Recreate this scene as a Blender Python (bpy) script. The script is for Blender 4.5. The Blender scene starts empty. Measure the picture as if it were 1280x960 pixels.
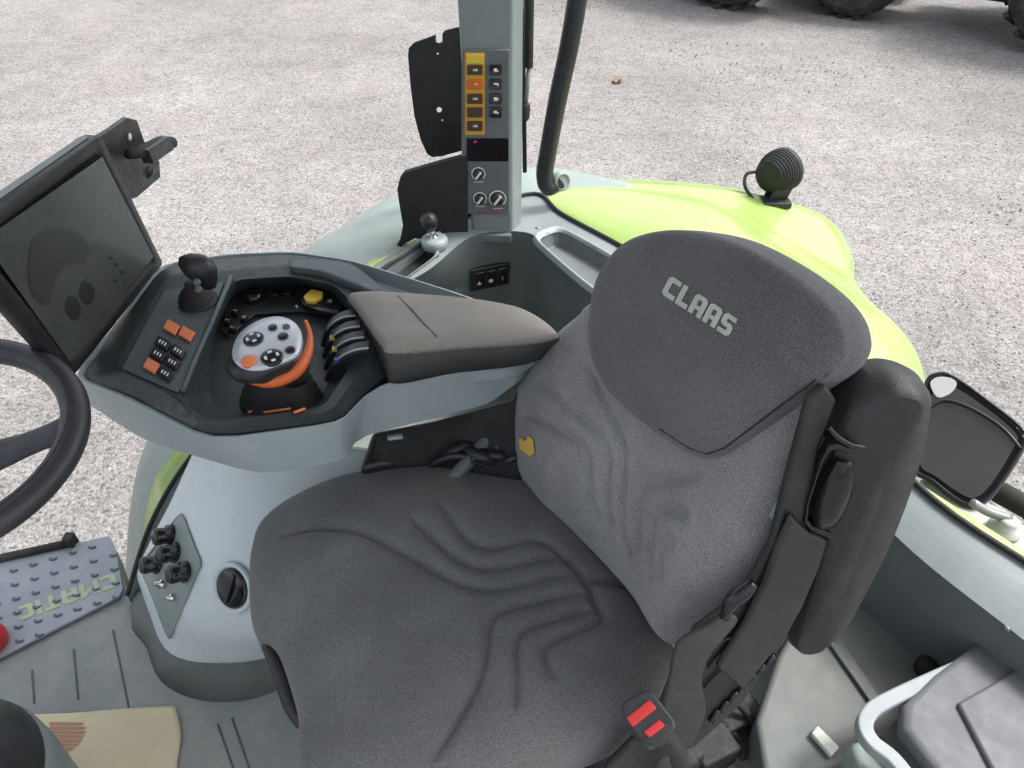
import bpy, bmesh, math, random
from mathutils import Vector, Matrix
from mathutils.bvhtree import BVHTree
random.seed(7)
R = math.radians
SC = bpy.context.scene
# ------------------------------------------------------------------ camera
PITCH = R(40); FPX = 960.0; CAMZ = 3.1
cam = bpy.data.cameras.new('camera'); cam.sensor_width = 36; cam.lens = 27
cam.clip_start = 0.05; cam.clip_end = 600
camo = bpy.data.objects.new('camera', cam); SC.collection.objects.link(camo)
camo.location = (0, 0, CAMZ); camo.rotation_euler = (math.pi/2 - PITCH, 0, 0)
SC.camera = camo
SC.render.resolution_x = 1024; SC.render.resolution_y = 768
# ------------------------------------------------------------------ sky + sun (bright overcast)
SUN_EL, SUN_AZ = R(58), R(75)      # azimuth measured from +Y towards +X
w = bpy.data.worlds.new('World'); SC.world = w; w.use_nodes = True
nt = w.node_tree; bg = nt.nodes['Background']
sky = nt.nodes.new('ShaderNodeTexSky'); sky.sky_type = 'NISHITA'; sky.sun_disc = False
sky.sun_elevation = SUN_EL; sky.sun_rotation = SUN_AZ; sky.dust_density = 4.0; sky.air_density = 1.0
hs = nt.nodes.new('ShaderNodeHueSaturation'); hs.inputs['Saturation'].default_value = 0.35
nt.links.new(sky.outputs[0], hs.inputs['Color']); nt.links.new(hs.outputs[0], bg.inputs[0])
bg.inputs[1].default_value = 0.15
sl = bpy.data.lights.new('sun', 'SUN'); sl.energy = 1.5; sl.angle = R(14); sl.color = (1, .97, .93)
so = bpy.data.objects.new('sun', sl); SC.collection.objects.link(so)
sd = Vector((math.sin(SUN_AZ)*math.cos(SUN_EL), math.cos(SUN_AZ)*math.cos(SUN_EL), math.sin(SUN_EL)))
so.rotation_euler = (-sd).to_track_quat('-Z', 'Y').to_euler()
SC.view_settings.view_transform = 'Standard'; SC.view_settings.look = 'None'
SC.view_settings.gamma = 1; SC.view_settings.use_curve_mapping = False
SC.view_settings.exposure = 1.2

# ------------------------------------------------------------------ geometry of sight: pixel of the 1280x960 photo -> point
SP, CP = math.sin(PITCH), math.cos(PITCH)
CAM = Vector((0, 0, CAMZ))
def ray(px, py):
    u = (px-640)/FPX; v = (480-py)/FPX
    return Vector((u, CP + v*SP, -SP + v*CP))
def P(px, py, z):
    d = ray(px, py); return CAM + d*((z-CAMZ)/d.z)
def PY(px, py, y):
    d = ray(px, py); return CAM + d*(y/d.y)
def PD(px, py, t): return CAM + ray(px, py)*t
def PP(px, py, p0, n):
    d = ray(px, py); return CAM + d*((p0-CAM).dot(n)/d.dot(n))

# ------------------------------------------------------------------ materials
def mat(name, col, rough=.5, metal=0, bump=0, bscale=200, var=0, vscale=6, coat=0, sheen=0, dirt=None, dscale=3, damt=.3, spec=.5, emis=None):
    m = bpy.data.materials.new(name); m.use_nodes = True
    t = m.node_tree; b = t.nodes['Principled BSDF']
    b.inputs['Roughness'].default_value = rough; b.inputs['Metallic'].default_value = metal
    b.inputs['Coat Weight'].default_value = coat; b.inputs['Coat Roughness'].default_value = .12
    b.inputs['Specular IOR Level'].default_value = spec
    if sheen:
        b.inputs['Sheen Weight'].default_value = sheen; b.inputs['Sheen Roughness'].default_value = .4
    tc = t.nodes.new('ShaderNodeTexCoord'); src = tc.outputs['Object']
    def noise(sc, det=4, r=.6):
        n = t.nodes.new('ShaderNodeTexNoise'); n.inputs['Scale'].default_value = sc
        n.inputs['Detail'].default_value = det; n.inputs['Roughness'].default_value = r
        t.links.new(src, n.inputs['Vector']); return n
    colout = None
    if var:
        n = noise(vscale); mr = t.nodes.new('ShaderNodeMapRange')
        mr.inputs[1].default_value = .3; mr.inputs[2].default_value = .7
        mr.inputs[3].default_value = 1-var; mr.inputs[4].default_value = 1+var
        t.links.new(n.outputs[0], mr.inputs[0])
        mx = t.nodes.new('ShaderNodeVectorMath'); mx.operation = 'SCALE'; mx.inputs[0].default_value = col[:3]
        t.links.new(mr.outputs[0], mx.inputs['Scale']); colout = mx.outputs[0]
        rr = t.nodes.new('ShaderNodeMapRange'); rr.inputs[1].default_value=.3; rr.inputs[2].default_value=.7
        rr.inputs[3].default_value = max(0, rough-.1); rr.inputs[4].default_value = min(1, rough+.1)
        n2 = noise(vscale*5); t.links.new(n2.outputs[0], rr.inputs[0]); t.links.new(rr.outputs[0], b.inputs['Roughness'])
    if dirt:
        n = noise(dscale, 8, .7); cr = t.nodes.new('ShaderNodeValToRGB')
        cr.color_ramp.elements[0].position = .48; cr.color_ramp.elements[1].position = .72
        t.links.new(n.outputs[0], cr.inputs[0])
        ml = t.nodes.new('ShaderNodeMath'); ml.operation = 'MULTIPLY'; ml.inputs[1].default_value = damt
        t.links.new(cr.outputs[0], ml.inputs[0])
        mm = t.nodes.new('ShaderNodeMixRGB'); mm.inputs[1].default_value = (*col[:3], 1); mm.inputs[2].default_value = (*dirt, 1)
        if colout: t.links.new(colout, mm.inputs[1])
        t.links.new(ml.outputs[0], mm.inputs[0]); colout = mm.outputs[0]
    if colout: t.links.new(colout, b.inputs['Base Color'])
    else: b.inputs['Base Color'].default_value = (*col[:3], 1)
    if bump:
        n = noise(bscale, 2); bp = t.nodes.new('ShaderNodeBump'); bp.inputs['Strength'].default_value = bump
        bp.inputs['Distance'].default_value = .001
        t.links.new(n.outputs[0], bp.inputs['Height']); t.links.new(bp.outputs[0], b.inputs['Normal'])
    if emis:
        b.inputs['Emission Color'].default_value = (*emis[0], 1); b.inputs['Emission Strength'].default_value = emis[1]
    return m

def fabric(name, col, fleck=.32):
    m = bpy.data.materials.new(name); m.use_nodes = True; t = m.node_tree; b = t.nodes['Principled BSDF']
    b.inputs['Roughness'].default_value = .95; b.inputs['Specular IOR Level'].default_value = .15
    b.inputs['Sheen Weight'].default_value = .25; b.inputs['Sheen Roughness'].default_value = .45
    b.inputs['Sheen Tint'].default_value = (.8, .82, .85, 1)
    tc = t.nodes.new('ShaderNodeTexCoord')
    n1 = t.nodes.new('ShaderNodeTexNoise'); n1.inputs['Scale'].default_value = 560; n1.inputs['Detail'].default_value = 2
    n2 = t.nodes.new('ShaderNodeTexNoise'); n2.inputs['Scale'].default_value = 9; n2.inputs['Detail'].default_value = 6
    vo = t.nodes.new('ShaderNodeTexVoronoi'); vo.inputs['Scale'].default_value = 620
    for n in (n1, n2, vo): t.links.new(tc.outputs['Object'], n.inputs['Vector'])
    m1 = t.nodes.new('ShaderNodeMapRange'); m1.inputs[1].default_value=.35; m1.inputs[2].default_value=.65
    m1.inputs[3].default_value = 1-fleck; m1.inputs[4].default_value = 1+fleck
    t.links.new(n1.outputs[0], m1.inputs[0])
    m2 = t.nodes.new('ShaderNodeMapRange'); m2.inputs[1].default_value=.3; m2.inputs[2].default_value=.7
    m2.inputs[3].default_value=.86; m2.inputs[4].default_value=1.14; t.links.new(n2.outputs[0], m2.inputs[0])
    mu = t.nodes.new('ShaderNodeMath'); mu.operation='MULTIPLY'; t.links.new(m1.outputs[0], mu.inputs[0]); t.links.new(m2.outputs[0], mu.inputs[1])
    vs = t.nodes.new('ShaderNodeVectorMath'); vs.operation='SCALE'; vs.inputs[0].default_value = col
    t.links.new(mu.outputs[0], vs.inputs['Scale']); t.links.new(vs.outputs[0], b.inputs['Base Color'])
    bp = t.nodes.new('ShaderNodeBump'); bp.inputs['Strength'].default_value=.5; bp.inputs['Distance'].default_value=.001
    t.links.new(vo.outputs[0], bp.inputs['Height']); t.links.new(bp.outputs[0], b.inputs['Normal'])
    return m

def gravel():
    m = bpy.data.materials.new('gravel'); m.use_nodes = True; t = m.node_tree; b = t.nodes['Principled BSDF']
    b.inputs['Roughness'].default_value = .9; b.inputs['Specular IOR Level'].default_value = .2
    tc = t.nodes.new('ShaderNodeTexCoord'); L = t.links.new
    def vor(s):
        v = t.nodes.new('ShaderNodeTexVoronoi'); v.inputs['Scale'].default_value = s; L(tc.outputs['Object'], v.inputs['Vector']); return v
    def noi(s, d=5):
        v = t.nodes.new('ShaderNodeTexNoise'); v.inputs['Scale'].default_value = s; v.inputs['Detail'].default_value = d; v.inputs['Roughness'].default_value=.65; L(tc.outputs['Object'], v.inputs['Vector']); return v
    v1, v2, n1, n2 = vor(55), vor(110), noi(.42), noi(4)
    sep = t.nodes.new('ShaderNodeSeparateColor'); L(v1.outputs['Color'], sep.inputs[0])
    cr = t.nodes.new('ShaderNodeValToRGB'); e = cr.color_ramp.elements
    e[0].position = 0; e[0].color = (.15,.143,.137,1); e[1].position = 1; e[1].color = (.66,.63,.60,1)
    for p, c in ((.25,(.34,.325,.31)), (.5,(.45,.43,.412)), (.8,(.55,.525,.505))):
        q = cr.color_ramp.elements.new(p); q.color = (*c, 1)
    L(sep.outputs[0], cr.inputs[0])
    sep2 = t.nodes.new('ShaderNodeSeparateColor'); L(v2.outputs['Color'], sep2.inputs[0])
    cr2 = t.nodes.new('ShaderNodeValToRGB'); cr2.color_ramp.elements[0].color=(.20,.19,.185,1); cr2.color_ramp.elements[1].color=(.60,.575,.555,1)
    L(sep2.outputs[0], cr2.inputs[0])
    mx = t.nodes.new('ShaderNodeMixRGB'); mx.inputs[0].default_value=.45; L(cr.outputs[0], mx.inputs[1]); L(cr2.outputs[0], mx.inputs[2])
    # broad patches and a little reddish dust
    r1 = t.nodes.new('ShaderNodeMapRange'); r1.inputs[1].default_value=.3; r1.inputs[2].default_value=.7; r1.inputs[3].default_value=.74; r1.inputs[4].default_value=1.14
    L(n1.outputs[0], r1.inputs[0])
    r2 = t.nodes.new('ShaderNodeMapRange'); r2.inputs[1].default_value=.3; r2.inputs[2].default_value=.7; r2.inputs[3].default_value=.88; r2.inputs[4].default_value=1.1
    L(n2.outputs[0], r2.inputs[0])
    mm = t.nodes.new('ShaderNodeMath'); mm.operation='MULTIPLY'; L(r1.outputs[0], mm.inputs[0]); L(r2.outputs[0], mm.inputs[1])
    mg_ = t.nodes.new('ShaderNodeMath'); mg_.operation='MULTIPLY'; mg_.inputs[1].default_value=.62; L(mm.outputs[0], mg_.inputs[0])
    vs = t.nodes.new('ShaderNodeVectorMath'); vs.operation='SCALE'; L(mx.outputs[0], vs.inputs[0]); L(mg_.outputs[0], vs.inputs['Scale'])
    n3 = noi(.9, 3); cr3 = t.nodes.new('ShaderNodeValToRGB'); cr3.color_ramp.elements[0].position=.56; cr3.color_ramp.elements[1].position=.75
    L(n3.outputs[0], cr3.inputs[0]); ml = t.nodes.new('ShaderNodeMath'); ml.operation='MULTIPLY'; ml.inputs[1].default_value=.35; L(cr3.outputs[0], ml.inputs[0])
    m3 = t.nodes.new('ShaderNodeMixRGB'); m3.inputs[2].default_value=(.31,.24,.23,1); L(ml.outputs[0], m3.inputs[0]); L(vs.outputs[0], m3.inputs[1])
    L(m3.outputs[0], b.inputs['Base Color'])
    bp = t.nodes.new('ShaderNodeBump'); bp.inputs['Strength'].default_value=1; bp.inputs['Distance'].default_value=.008; bp.invert = True
    L(v1.outputs['Distance'], bp.inputs['Height']); L(bp.outputs[0], b.inputs['Normal'])
    return m

M = dict(
 gravel=gravel(),
 lime=mat('lime_paint', (.30,.43,.11), .34, var=.04, vscale=3, coat=.4, dirt=(.5,.55,.3), dscale=14, damt=.2),
 ext=mat('grey_green_plastic', (.24,.29,.27), .45, bump=.1, bscale=300, var=.06, dirt=(.4,.4,.36), damt=.3, dscale=9),
 trim=mat('grey_trim', (.21,.243,.245), .42, bump=.25, bscale=500, var=.07, vscale=8, dirt=(.3,.31,.3), dscale=16, damt=.12),
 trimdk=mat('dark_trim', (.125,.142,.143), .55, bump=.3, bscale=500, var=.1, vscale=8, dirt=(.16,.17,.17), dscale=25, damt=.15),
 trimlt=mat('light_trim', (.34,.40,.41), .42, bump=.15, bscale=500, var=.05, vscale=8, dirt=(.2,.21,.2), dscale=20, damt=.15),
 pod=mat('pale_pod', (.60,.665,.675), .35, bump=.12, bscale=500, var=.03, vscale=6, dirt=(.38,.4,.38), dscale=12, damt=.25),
 consdk=mat('console_dark', (.034,.044,.046), .5, bump=.3, bscale=600, var=.12, vscale=14, dirt=(.10,.11,.11), dscale=30, damt=.2),
 consmid=mat('console_grey', (.075,.095,.10), .4, bump=.3, bscale=600, var=.1, vscale=14, dirt=(.16,.17,.17), dscale=30, damt=.2),
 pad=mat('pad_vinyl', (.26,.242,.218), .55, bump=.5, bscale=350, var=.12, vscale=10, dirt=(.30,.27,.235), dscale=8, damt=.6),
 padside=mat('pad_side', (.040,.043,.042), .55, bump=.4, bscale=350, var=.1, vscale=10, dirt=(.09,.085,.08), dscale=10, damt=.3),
 black=mat('black_plastic', (.021,.022,.024), .42, bump=.3, bscale=400, var=.15, vscale=12, dirt=(.07,.07,.07), dscale=18, damt=.3),
 blackm=mat('black_matt', (.017,.017,.018), .7, bump=.3, bscale=200, var=.2, vscale=10, dirt=(.05,.045,.04), dscale=12, damt=.4),
 gloss=mat('black_gloss', (.012,.012,.014), .16, var=.1, vscale=8),
 vinyl=mat('black_vinyl', (.018,.019,.020), .5, bump=.5, bscale=420, var=.12, vscale=10, dirt=(.06,.06,.06), dscale=14, damt=.3),
 wheel=mat('wheel_rubber', (.028,.028,.034), .42, bump=.3, bscale=500, var=.12, vscale=12, dirt=(.08,.08,.08), dscale=20, damt=.2),
 rubber=mat('rubber', (.02,.02,.02), .8, bump=.5, bscale=60, dirt=(.14,.12,.1), dscale=6, damt=.5),
 fablit=fabric('seat_fabric_lit', (.250,.250,.250)),  # backrest copy, lightened to carry the light from the right rear
 fabdk=fabric('seat_fabric_dark', (.130,.130,.133), .3),
 fabcush=fabric('cushion_fabric', (.138,.140,.139), .3),
 white=mat('white_mark', (.75,.76,.74), .6),
 logo=mat('logo_print', (.50,.52,.46), .8, bump=.5, bscale=500, var=.1, vscale=60),
 mirrorhl=mat('mirror_highlight', (.5,.5,.5), .3),
 silver=mat('silver_face', (.55,.58,.62), .3, metal=.25, var=.05),
 chrome=mat('chrome', (.6,.6,.6), .15, metal=1),
 orange=mat('orange', (.62,.13,.03), .45, var=.08, vscale=40),
 orangelt=mat('orange_light', (.80,.22,.09), .5, var=.06, vscale=60),
 amber=mat('amber', (.62,.33,.04), .5, var=.08, vscale=60),
 yellow=mat('yellow', (.72,.50,.06), .5, var=.08, vscale=50),
 yellowtag=mat('tag_yellow', (.78,.50,.10), .6),
 red=mat('red_plastic', (.55,.03,.03), .35, var=.08, vscale=40),
 brown=mat('brownbtn', (.06,.035,.02), .4),
 blue=mat('blue', (.03,.09,.35), .4),
 screen=mat('screen', (.07,.075,.074), .22, var=.1, vscale=12, dirt=(.085,.088,.083), dscale=9, damt=.6),
 smudge=mat('screen_marks', (.045,.048,.047), .35, var=.1),
 smudge2=mat('screen_marks_dark', (.028,.03,.03), .3, var=.1),
 floor=mat('floor_rubber', (.23,.25,.24), .6, bump=.5, bscale=250, var=.1, vscale=5, dirt=(.36,.34,.29), dscale=7, damt=.7),
 floordk=mat('floor_dark', (.12,.135,.125), .6, bump=.5, bscale=250, var=.12, vscale=5, dirt=(.16,.16,.14), dscale=9, damt=.5),
 step=mat('rear_step_rubber', (.125,.137,.130), .65, bump=.5, bscale=250, var=.1, vscale=5, dirt=(.19,.19,.17), dscale=9, damt=.5),
 groove=mat('groove', (.10,.11,.10), .7),
 alu=mat('step_plate', (.27,.295,.33), .5, metal=.2, var=.08, vscale=14, dirt=(.42,.40,.36), dscale=12, damt=.4),
 stud=mat('step_stud', (.12,.13,.17), .4, metal=.3),
 limetext=mat('green_lettering', (.36,.45,.27), .5, var=.12, vscale=50),
 paper=mat('kraft_paper', (.62,.54,.36), .85, bump=.7, bscale=40, var=.06, vscale=6, dirt=(.50,.42,.27), dscale=22, damt=.5),
 print=mat('printed_sole', (.42,.21,.14), .8, var=.1, vscale=30),
 box=mat('box_grey', (.105,.11,.12), .6, bump=.4, bscale=300, var=.06, vscale=5, dirt=(.26,.26,.27), dscale=14, damt=.25),
 boxdk=mat('box_side', (.08,.085,.08), .5, var=.1),
 handle=mat('box_handle', (.26,.285,.295), .6, var=.05, dirt=(.35,.35,.34), dscale=14, damt=.3),
 mirror=mat('mirror_glass', (.26,.26,.29), .06, metal=.9, var=.2, vscale=5, dirt=(.2,.19,.18), dscale=9, damt=.3),
 plate=mat('pale_plate', (.42,.42,.38), .5, var=.08),
 steel=mat('grey_steel', (.25,.26,.26), .4, metal=.6, var=.1),
 leaf=mat('dry_leaf', (.22,.13,.07), .8),
 weed=mat('weed_green', (.20,.24,.12), .8),
 tracpaint=mat('tractor_green', (.30,.45,.06), .4, dirt=(.2,.17,.12), dscale=3, damt=.5),
 roof=mat('roof_lining', (.35,.36,.36), .8),
)

# ------------------------------------------------------------------ object helpers
ORG = {}
def thing(name, label, cat, loc, group=None):
    o = bpy.data.objects.new(name, None); SC.collection.objects.link(o); o.empty_display_size = .05
    o.location = loc; ORG[o.name] = Vector(loc); o['label'] = label; o['category'] = cat
    if group: o['group'] = group
    return o
def obj(name, bm, m, parent=None, smooth=True, label=None, cat=None, group=None, kind=None, org=None, bevel=0, bseg=2, sub=0, angle=35):
    """bm is in world coordinates; linked as ONE mesh object with its origin at its thing (or at org)"""
    o0 = ORG[parent.name] if parent else (Vector(org) if org is not None else Vector((0,0,0)))
    bmesh.ops.recalc_face_normals(bm, faces=bm.faces)
    for v in bm.verts: v.co -= o0
    me = bpy.data.meshes.new(name); bm.to_mesh(me); bm.free()
    for p in me.polygons: p.use_smooth = smooth
    me.materials.append(m if not isinstance(m, str) else M[m])
    o = bpy.data.objects.new(name, me); SC.collection.objects.link(o)
    ORG[o.name] = o0
    if parent: o.parent = parent
    else: o.location = o0
    if bevel:
        b = o.modifiers.new('bevel', 'BEVEL'); b.width = bevel; b.segments = bseg; b.limit_method = 'ANGLE'; b.angle_limit = R(angle)
    if sub:
        s = o.modifiers.new('sub', 'SUBSURF'); s.levels = sub; s.render_levels = sub
    if smooth and bevel:
        wn = o.modifiers.new('wn', 'WEIGHTED_NORMAL'); wn.keep_sharp = True
    if label: o['label'] = label
    if cat: o['category'] = cat
    if group: o['group'] = group
    if kind: o['kind'] = kind
    return o
def catmull(pts, n=6, closed=False):
    pts = [Vector(p) for p in pts]; N = len(pts); out = []
    rng = N if closed else N-1
    for i in range(rng):
        if closed: a, b, c, d = pts[(i-1)%N], pts[i], pts[(i+1)%N], pts[(i+2)%N]
        else: a, b, c, d = pts[max(i-1,0)], pts[i], pts[i+1], pts[min(i+2,N-1)]
        for k in range(n):
            t = k/n
            out.append(.5*((2*b)+(c-a)*t+(2*a-5*b+4*c-d)*t*t+(3*b-a-3*c+d)*t**3))
    if not closed: out.append(pts[-1])
    return out
def bridge(bm, ra, rb, closed=True):
    n = len(ra)
    for i in range(n if closed else n-1):
        j = (i+1) % n
        try: bm.faces.new((ra[i], ra[j], rb[j], rb[i]))
        except ValueError: pass
def tube_into(bm, pts, rad, n=12, caps=True):
    pts = [Vector(p) for p in pts]
    if not isinstance(rad, (list, tuple)): rad = [rad]*len(pts)
    rings = []; up = None
    for i, p in enumerate(pts):
        t = (pts[min(i+1,len(pts)-1)] - pts[max(i-1,0)]).normalized()
        if up is None: up = t.orthogonal().normalized()
        up = (up - t*up.dot(t)).normalized(); s = t.cross(up)
        rings.append([bm.verts.new(p + (up*math.cos(a)+s*math.sin(a))*rad[i]) for a in [2*math.pi*k/n for k in range(n)]])
    for a, b in zip(rings, rings[1:]): bridge(bm, a, b)
    if caps: bm.faces.new(rings[0]); bm.faces.new(rings[-1][::-1])
def tube(pts, rad, n=12, sm=0, caps=True):
    bm = bmesh.new()
    if sm:
        if isinstance(rad, (list,tuple)):
            rr = catmull([Vector((r,0,0)) for r in rad], sm); rad = [max(1e-4, v.x) for v in rr]
        pts = catmull(pts, sm)
    tube_into(bm, pts, rad, n, caps); return bm
def lathe_into(bm, o, axis, prof, n=24):
    o = Vector(o); axis = Vector(axis).normalized(); a = axis.orthogonal().normalized(); b = axis.cross(a)
    rings = [[bm.verts.new(o + axis*h + (a*math.cos(q)+b*math.sin(q))*max(r,1e-4)) for q in [2*math.pi*k/n for k in range(n)]] for r, h in prof]
    for x, y in zip(rings, rings[1:]): bridge(bm, x, y)
    bm.faces.new(rings[0]); bm.faces.new(rings[-1][::-1])
def lathe(o, axis, prof, n=24):
    bm = bmesh.new(); lathe_into(bm, o, axis, prof, n); return bm
def box_into(bm, c, e1, e2, e3, s):
    c = Vector(c); q = []
    for k in (-1, 1):
        q.append([bm.verts.new(c + Vector(e1)*s[0]*i + Vector(e2)*s[1]*j + Vector(e3)*s[2]*k) for i, j in ((-1,-1),(1,-1),(1,1),(-1,1))])
    bridge(bm, q[0], q[1]); bm.faces.new(q[0][::-1]); bm.faces.new(q[1])
def box(c, e1, e2, e3, s):
    bm = bmesh.new(); box_into(bm, c, e1, e2, e3, s); return bm
def prism(pts, off):
    """polygon of 3D points extruded by vector off"""
    bm = bmesh.new(); off = Vector(off)
    a = [bm.verts.new(p) for p in pts]; b = [bm.verts.new(Vector(p)+off) for p in pts]
    bridge(bm, a, b); f1 = bm.faces.new(a); f2 = bm.faces.new(b[::-1])
    return bm
def loft(rows, nu=6, nv=6, thick=None):
    """rows of 3D points (all the same length) -> smooth sheet; thick = vector offset for a solid body"""
    rr = [catmull(r, nu) for r in rows]
    cols = [catmull([rr[i][j] for i in range(len(rr))], nv) for j in range(len(rr[0]))]
    bm = bmesh.new(); g = [[bm.verts.new(p) for p in c] for c in cols]
    for a, b in zip(g, g[1:]): bridge(bm, a, b, False)
    if thick is not None:
        th = Vector(thick); g2 = [[bm.verts.new(v.co+th) for v in c] for c in g]
        for a, b in zip(g2, g2[1:]): bridge(bm, b, a, False)
        bridge(bm, g[0], g2[0], False); bridge(bm, g2[-1], g[-1], False)
        bridge(bm, [c[0] for c in g2], [c[0] for c in g], False); bridge(bm, [c[-1] for c in g], [c[-1] for c in g2], False)
    return bm
def ringloft(rings, n=4, cap0=True, cap1=True):
    bm = bmesh.new(); rs = []
    for r in rings: rs.append([bm.verts.new(p) for p in catmull(r, n, True)])
    for a, b in zip(rs, rs[1:]): bridge(bm, a, b)
    if cap0: bm.faces.new(rs[0][::-1])
    if cap1: bm.faces.new(rs[-1])
    return bm
def bvh(o):
    me = o.data; off = ORG[o.name]
    return BVHTree.FromPolygons([v.co+off for v in me.vertices], [p.vertices[:] for p in me.polygons])
def hit(b, px, py):
    l, n, i, d = b.ray_cast(CAM, ray(px, py).normalized())
    if l is None: return None, None
    if n.dot(ray(px, py)) > 0: n = -n
    return l, n
def plate(loops, frame, t, res=1, holes=()):
    """flat plate with holes: 2D loops in frame (o,e1,e2,e3), thickness t, one mesh"""
    cu = bpy.data.curves.new('c', 'CURVE'); cu.dimensions = '2D'; cu.fill_mode = 'BOTH'; cu.extrude = t/2
    for lp in list(loops)+list(holes):
        s = cu.splines.new('POLY'); s.points.add(len(lp)-1); s.use_cyclic_u = True
        for k, (x, y) in enumerate(lp): s.points[k].co = (x, y, 0, 1)
    ob = bpy.data.objects.new('tmp', cu); me = ob.to_mesh()
    bm = bmesh.new(); bm.from_mesh(me); ob.to_mesh_clear()
    bpy.data.objects.remove(ob); bpy.data.curves.remove(cu)
    bmesh.ops.remove_doubles(bm, verts=bm.verts, dist=1e-6)
    o, e1, e2, e3 = frame
    for v in bm.verts: v.co = o + e1*v.co.x + e2*v.co.y + e3*v.co.z
    return bm
def circ(cx, cy, r, n=20, ry=None): return [(cx+r*math.cos(2*math.pi*k/n), cy+(ry or r)*math.sin(2*math.pi*k/n)) for k in range(n)]
def onto(polys, aff, tree, lift=.0012, cuts=2, skip=True):
    """letters/marks: 2D polygons -> photo pixels by aff -> laid on the surface of tree as a thin raised layer"""
    bm = plate(polys, (Vector((0,0,0)), Vector((1,0,0)), Vector((0,1,0)), Vector((0,0,1))), 0)
    keep = [f for f in bm.faces if abs(f.normal.z) > .5]
    bmesh.ops.delete(bm, geom=[f for f in bm.faces if f not in keep], context='FACES')
    bmesh.ops.remove_doubles(bm, verts=bm.verts, dist=1e-5)
    bmesh.ops.triangulate(bm, faces=bm.faces)
    if cuts: bmesh.ops.subdivide_edges(bm, edges=bm.edges, cuts=cuts, use_grid_fill=True)
    bad = []
    for v in bm.verts:
        px, py = aff(v.co.x, v.co.y); l, n = hit(tree, px, py)
        if l is None: bad.append(v); continue
        v.co = l + n*lift
    bmesh.ops.delete(bm, geom=bad, context='VERTS')
    return bm
def frame_at(tree, px, py, xdir=None):
    l, n = hit(tree, px, py)
    e1 = Vector(xdir or (1,0,0)); e1 = (e1 - n*e1.dot(n)).normalized(); return l, e1, n.cross(e1), n
def segd(p, a, b):
    ab = b-a; t = max(0, min(1, (p-a).dot(ab)/max(ab.length_squared,1e-12))); return (p-(a+ab*t)).length
def pillow(outline, frame, T, B, grooves=(), pw=3.0, nr=70, ns=8, center=None, extra=None, back=.85, q=.5):
    """padded shape: closed 2D outline in frame, domed front T, sides B deep, stitched grooves [(pts,width,depth)]"""
    o, e1, e2, e3 = frame
    ol = [Vector((p.x, p.y)) for p in catmull([Vector((x, y, 0)) for x, y in outline], ns, True)]
    c = Vector(center) if center else sum(ol, Vector((0,0)))/len(ol)
    gs = []
    for pts, wd, dp in grooves:
        pl = [Vector(p) for p in pts]
        for _ in range(3):
            ch_ = [pl[0]]
            for a, b in zip(pl, pl[1:]): ch_ += [a.lerp(b,.25), a.lerp(b,.75)]
            pl = ch_ + [pl[-1]]
        gs.append((pl, wd, dp, min(p.x for p in pl)-3*wd, max(p.x for p in pl)+3*wd, min(p.y for p in pl)-3*wd, max(p.y for p in pl)+3*wd))
    bm = bmesh.new(); rings = []
    def put(p2, h): return bm.verts.new(o + e1*p2.x + e2*p2.y + e3*h)
    for k in range(1, nr+1):
        r = (k/nr); r = math.sin(r*math.pi/2)**.9
        ring = []
        for p in ol:
            s = c + (p-c)*r; h = T*max(0, 1-r**pw)**q
            if extra: h += extra(s, r)
            hh_ = 0
            if r < .995:
                for pl, wd, dp, x0, x1, y0, y1 in gs:
                    if x0 < s.x < x1 and y0 < s.y < y1:
                        d, i_ = min((segd(s, pl[i], pl[i+1]), i) for i in range(len(pl)-1))
                        f_ = i_/max(1, len(pl)-2); tt = min(1, .15+f_/.14, .15+(1-f_)/.14)
                        hh_ = max(hh_, dp*tt*(.65*math.exp(-(d/wd)**2)+.35*math.exp(-(d/(2.6*wd))**2)))
            ring.append(put(s, h-hh_))
        rings.append(ring)
    for a, b in ((1.0,-.35),(.99,-.7),(.95,-.92),(back,-1)):
        rings.append([put(c+(p-c)*a, B*b) for p in ol])
    for a, b in zip(rings, rings[1:]): bridge(bm, a, b)
    cv = put(c, T + (extra(c,0) if extra else 0))
    n = len(ol)
    for i in range(n): bm.faces.new((cv, rings[0][i], rings[0][(i+1)%n]))
    bm.faces.new(rings[-1])
    return bm
def to_frame(frame, pts, lift=0):
    o, e1, e2, e3 = frame; out = []
    for px, py in pts:
        p = PP(px, py, o+e3*lift, e3)-o; out.append((p.dot(e1), p.dot(e2)))
    return out
X, Y, Z = Vector((1,0,0)), Vector((0,1,0)), Vector((0,0,1))
FL = 1.5   # cab floor height above the yard

# ================================================================== THE SETTING
bm = bmesh.new(); bmesh.ops.create_grid(bm, x_segments=4, y_segments=4, size=150)
obj('ground', bm, 'gravel', kind='structure', smooth=False)
# cab floor
fp = [P(-260,790,FL), P(0,703,FL), P(140,678,FL), P(163,748,FL), P(250,640,FL), P(470,500,FL), P(640,455,FL), P(800,520,FL), P(1300,800,FL), Vector((1.35,.25,FL)), Vector((.9,.02,FL)), Vector((-1.35,.02,FL))]
obj('cab_floor', prism(fp, (0,0,-.09)), 'floor', kind='structure', smooth=False)
# unseen roof of the cab, added to shade the interior, outline trimmed for light
rf = [(-1.15,.32),(-1.05,1.15),(-.14,2.1),(.14,2.1),(.88,.85),(.82,.28)]
obj('unseen_cab_roof', prism([Vector((x,y,3.22)) for x,y in rf], (0,0,.12)), 'roof', kind='structure', smooth=False, bevel=.02)

# ================================================================== CAB WALLS
def row(pts): return [P(*p) for p in pts]
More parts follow.
